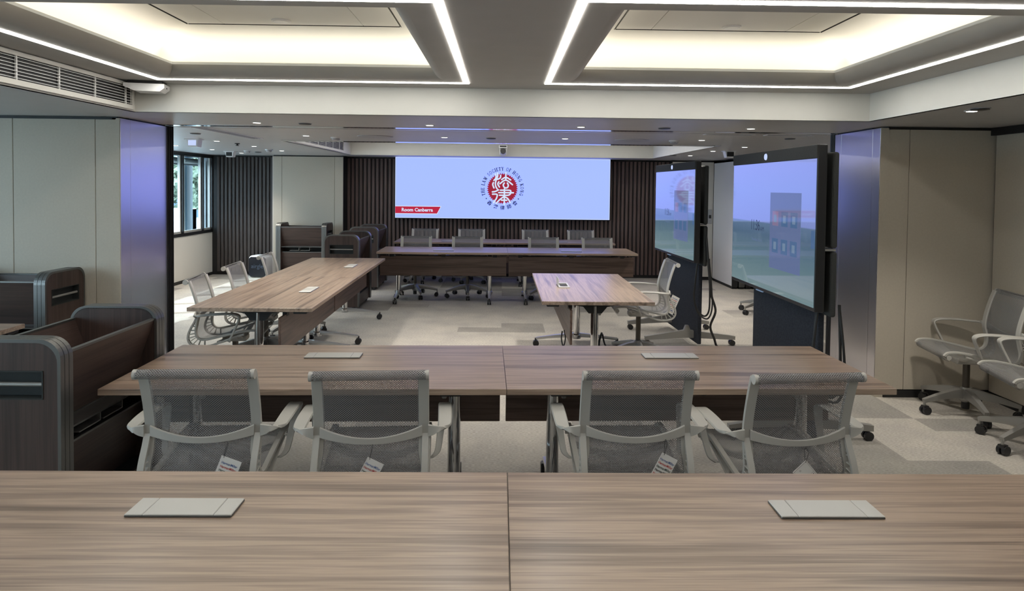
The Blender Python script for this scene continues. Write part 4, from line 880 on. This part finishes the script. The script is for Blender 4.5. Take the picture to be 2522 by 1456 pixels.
# ------------------------------------------------------------------ displays on stands
def build_display(label, loc, rotz, group):
    t = thing('display_stand', label, 'display', loc, rotz, group)
    Z0, Z1, HW = .905, 1.928, .735
    bd_ = obj('body', MB().rbox(-HW, HW, -.03, .03, Z0, Z1, .006, 2), 'blackgloss', t)
    obj('screen', MB().box(-HW + .012, HW - .012, -.0325, -.029, Z0 + .025, Z1 - .085), 'screen', bd_)
    obj('camera_bar', MB().rbox(-HW + .002, HW - .002, -.036, -.028, Z1 - .082, Z1 - .002, .002, 1), 'camera_bar', bd_)
    obj('camera_lens', MB().lathe([(.024, 0), (.022, .006), (.016, .008)], 20, xf=Matrix.Translation((-.05, -.036, Z1 - .042)) @ Matrix.Rotation(R(90), 4, 'X')), 'lens_white', bd_)
    ui = obj('clock_lettering', text_mesh('11:36', .1, .165, .0005), 'ui_clock', bd_, (-.235, -.0335, 1.38), FLAT)
    ui.scale = (1, 1.35, 1)
    obj('clock_lettering', text_mesh('AM', .03, .065), 'ui_clock', bd_, (-.10, -.0335, 1.36), FLAT)
    obj('clock_lettering', text_mesh('Thursday Oct 15', .03, .2), 'ui_panel', bd_, (-.20, -.0335, 1.275), FLAT)
    pn = obj('menu_panel', MB().rbox(.04, .53, -.0336, -.0326, 1.10, 1.63, .0004, 1), 'ui_panel', bd_)
    ic = [(x, z, 'ui_orange' if (x < .2 and z > 1.4) else 'ui_icon') for z in (1.45, 1.262) for x in (.135, .285, .43)]
    for x, z, c in ic:
        q = obj('icon', MB().rbox(x - .05, x + .05, -.0346, -.0338, z - .05, z + .05, .0003, 1), c, bd_)
        obj('icon_symbol', MB().rbox(x - .022, x + .022, -.0352, -.0345, z - .026, z + .026, .0002, 1), 'ui_white', q)
    obj('side_tab', MB().rbox(HW - .06, HW - .014, -.0338, -.0326, 1.29, 1.40, .0004, 1), 'ui_icon', bd_)
    obj('speaker_slot', MB().box(-.20, -.08, -.032, -.02, Z0 - .006, Z0), 'ui_white', bd_)
    # felt covered stand
    obj('upper_back_cover', MB().rbox(-.66, .715, .075, .115, 1.295, 1.885, .015, 3), 'camera_bar', t)
    obj('lower_back_cover', MB().rbox(-.66, .715, .075, .115, .87, 1.275, .015, 3), 'camera_bar', t)
    obj('bracket', MB().box(-.3, .3, .03, .09, 1.2, 1.5).box(.6, .72, .03, .10, 1.279, 1.291), 'alu', t)
    obj('felt_panel', MB().rbox(-.55, .55, .085, .125, .045, 1.0, .008, 2), 'navy', t)
    for x in (-.38, .41):
        f_ = obj('foot', MB().prism([(-.43, .062), (-.43, .10), (-.02, .165), (.0, .215), (.03, .215), (.05, .165), (.53, .10), (.53, .062), (.05, .085), (-.02, .085)], 0, x - .02, x + .02), 'alu_matte', t)
        for y in (-.40, .50):
            obj('caster', MB().tube([(x - .026, y, .03), (x - .006, y, .03)], .03, 16).tube([(x + .006, y, .03), (x + .026, y, .03)], .03, 16).tube([(x, y, .03), (x, y, .07)], .01, 8), 'blackgloss', f_)
    cb = obj('cable', MB().tube(catmull([(.60, .05, .93), (.615, .03, .72), (.60, .02, .55), (.62, .05, .42), (.66, .11, .36), (.71, .14, .42), (.73, .14, .60), (.72, .13, .95)], 6), .009, 8).tube(catmull([(.625, .05, .93), (.64, .02, .74), (.63, .02, .50), (.64, .06, .38), (.70, .13, .34), (.745, .16, .45), (.75, .15, .66), (.725, .13, .92)], 6), .008, 8), 'black', t)
    return t
M['camera_bar'] = noisy('charcoal fabric bezel', (0.035, 0.037, 0.037), (0.052, 0.054, 0.054), 200, .8)
d2 = build_display('large black framed display on a felt stand, the nearer one at right', (1.935, 4.745, 0), R(-90), 'displays on wheeled stands')
d1 = dup(d2, (1.92, 7.35, 0), R(-90 + 2.2), 'large black framed display on a felt stand, the farther one behind the grey chair', 'displays on wheeled stands')
# floor power cable from the farther display and one by the right table
tag(obj('power_cable', MB().tube(catmull([(2.04, 6.66, 1.3), (2.06, 6.60, .9), (2.10, 6.62, .6), (2.16, 6.66, .42), (2.13, 6.72, .25), (2.20, 6.80, .10), (2.25, 6.9, .02), (2.22, 6.7, .012), (2.05, 6.55, .012), (1.9, 6.5, .012)], 8), .012, 8), 'black'), 'black cable dropping to the floor from the farther display', 'cable')
tag(obj('power_cable', MB().tube(catmull([(1.02, 6.70, .18), (1.0, 6.72, .10), (1.0, 6.7, .02), (1.06, 6.62, .012), (1.15, 6.68, .05), (1.12, 6.75, .012), (1.3, 6.68, .012), (1.5, 6.60, .012), (1.75, 6.5, .012), (1.85, 6.45, .012)], 8), .011, 8).tube(catmull([(1.03, 6.72, .16), (1.06, 6.74, .05), (1.10, 6.64, .03), (1.2, 6.72, .012), (1.38, 6.64, .012)], 8), .008, 8), 'black'), 'black cables lying on the carpet under the right side table', 'cable')
tag(obj('power_cable', MB().tube(catmull([(.53, 5.75, .40), (.525, 5.76, .33), (.54, 5.74, .27), (.56, 5.77, .33), (.55, 5.79, .40)], 8), .006, 8), 'black'), 'small black cable loop behind the right side table panel', 'cable')
tag(obj('power_cable', MB().tube(catmull([(1.0, 3.47, .61), (1.05, 3.43, .585), (1.09, 3.43, .60), (1.1, 3.44, .64), (1.06, 3.46, .66), (1.0, 3.45, .655), (1.05, 3.41, .60)], 8), .014, 8), 'black'), 'black cable tied to the table crossbar between the right front chairs', 'cable')
# air cleaner
t = thing('air_purifier', 'black fronted air cleaner on the floor before the dark fluted wall', 'purifier', (-4.28, 11.86, 0), R(-6))
obj('body', MB().rbox(-.17, .17, -.14, .14, .0, .385, .05, 4), 'white', t)
M['front_black'] = mat('black glass front', (.008, .011, .018), .18)
fp = obj('front_panel', MB().prism([(-.155, .05), (-.12, .018), (.12, .018), (.155, .05), (.155, .33), (.12, .365), (-.12, .365), (-.155, .33)], 1, -.150, -.139), 'front_black', t)
obj('lettering', text_mesh('airgle', .09, .22, .001), 'ink_grey', fp, (0, -.1515, .20), FLAT)
obj('top_vent', MB().rbox(-.10, .10, -.08, .08, .383, .390, .003, 1), 'greyplastic', t)
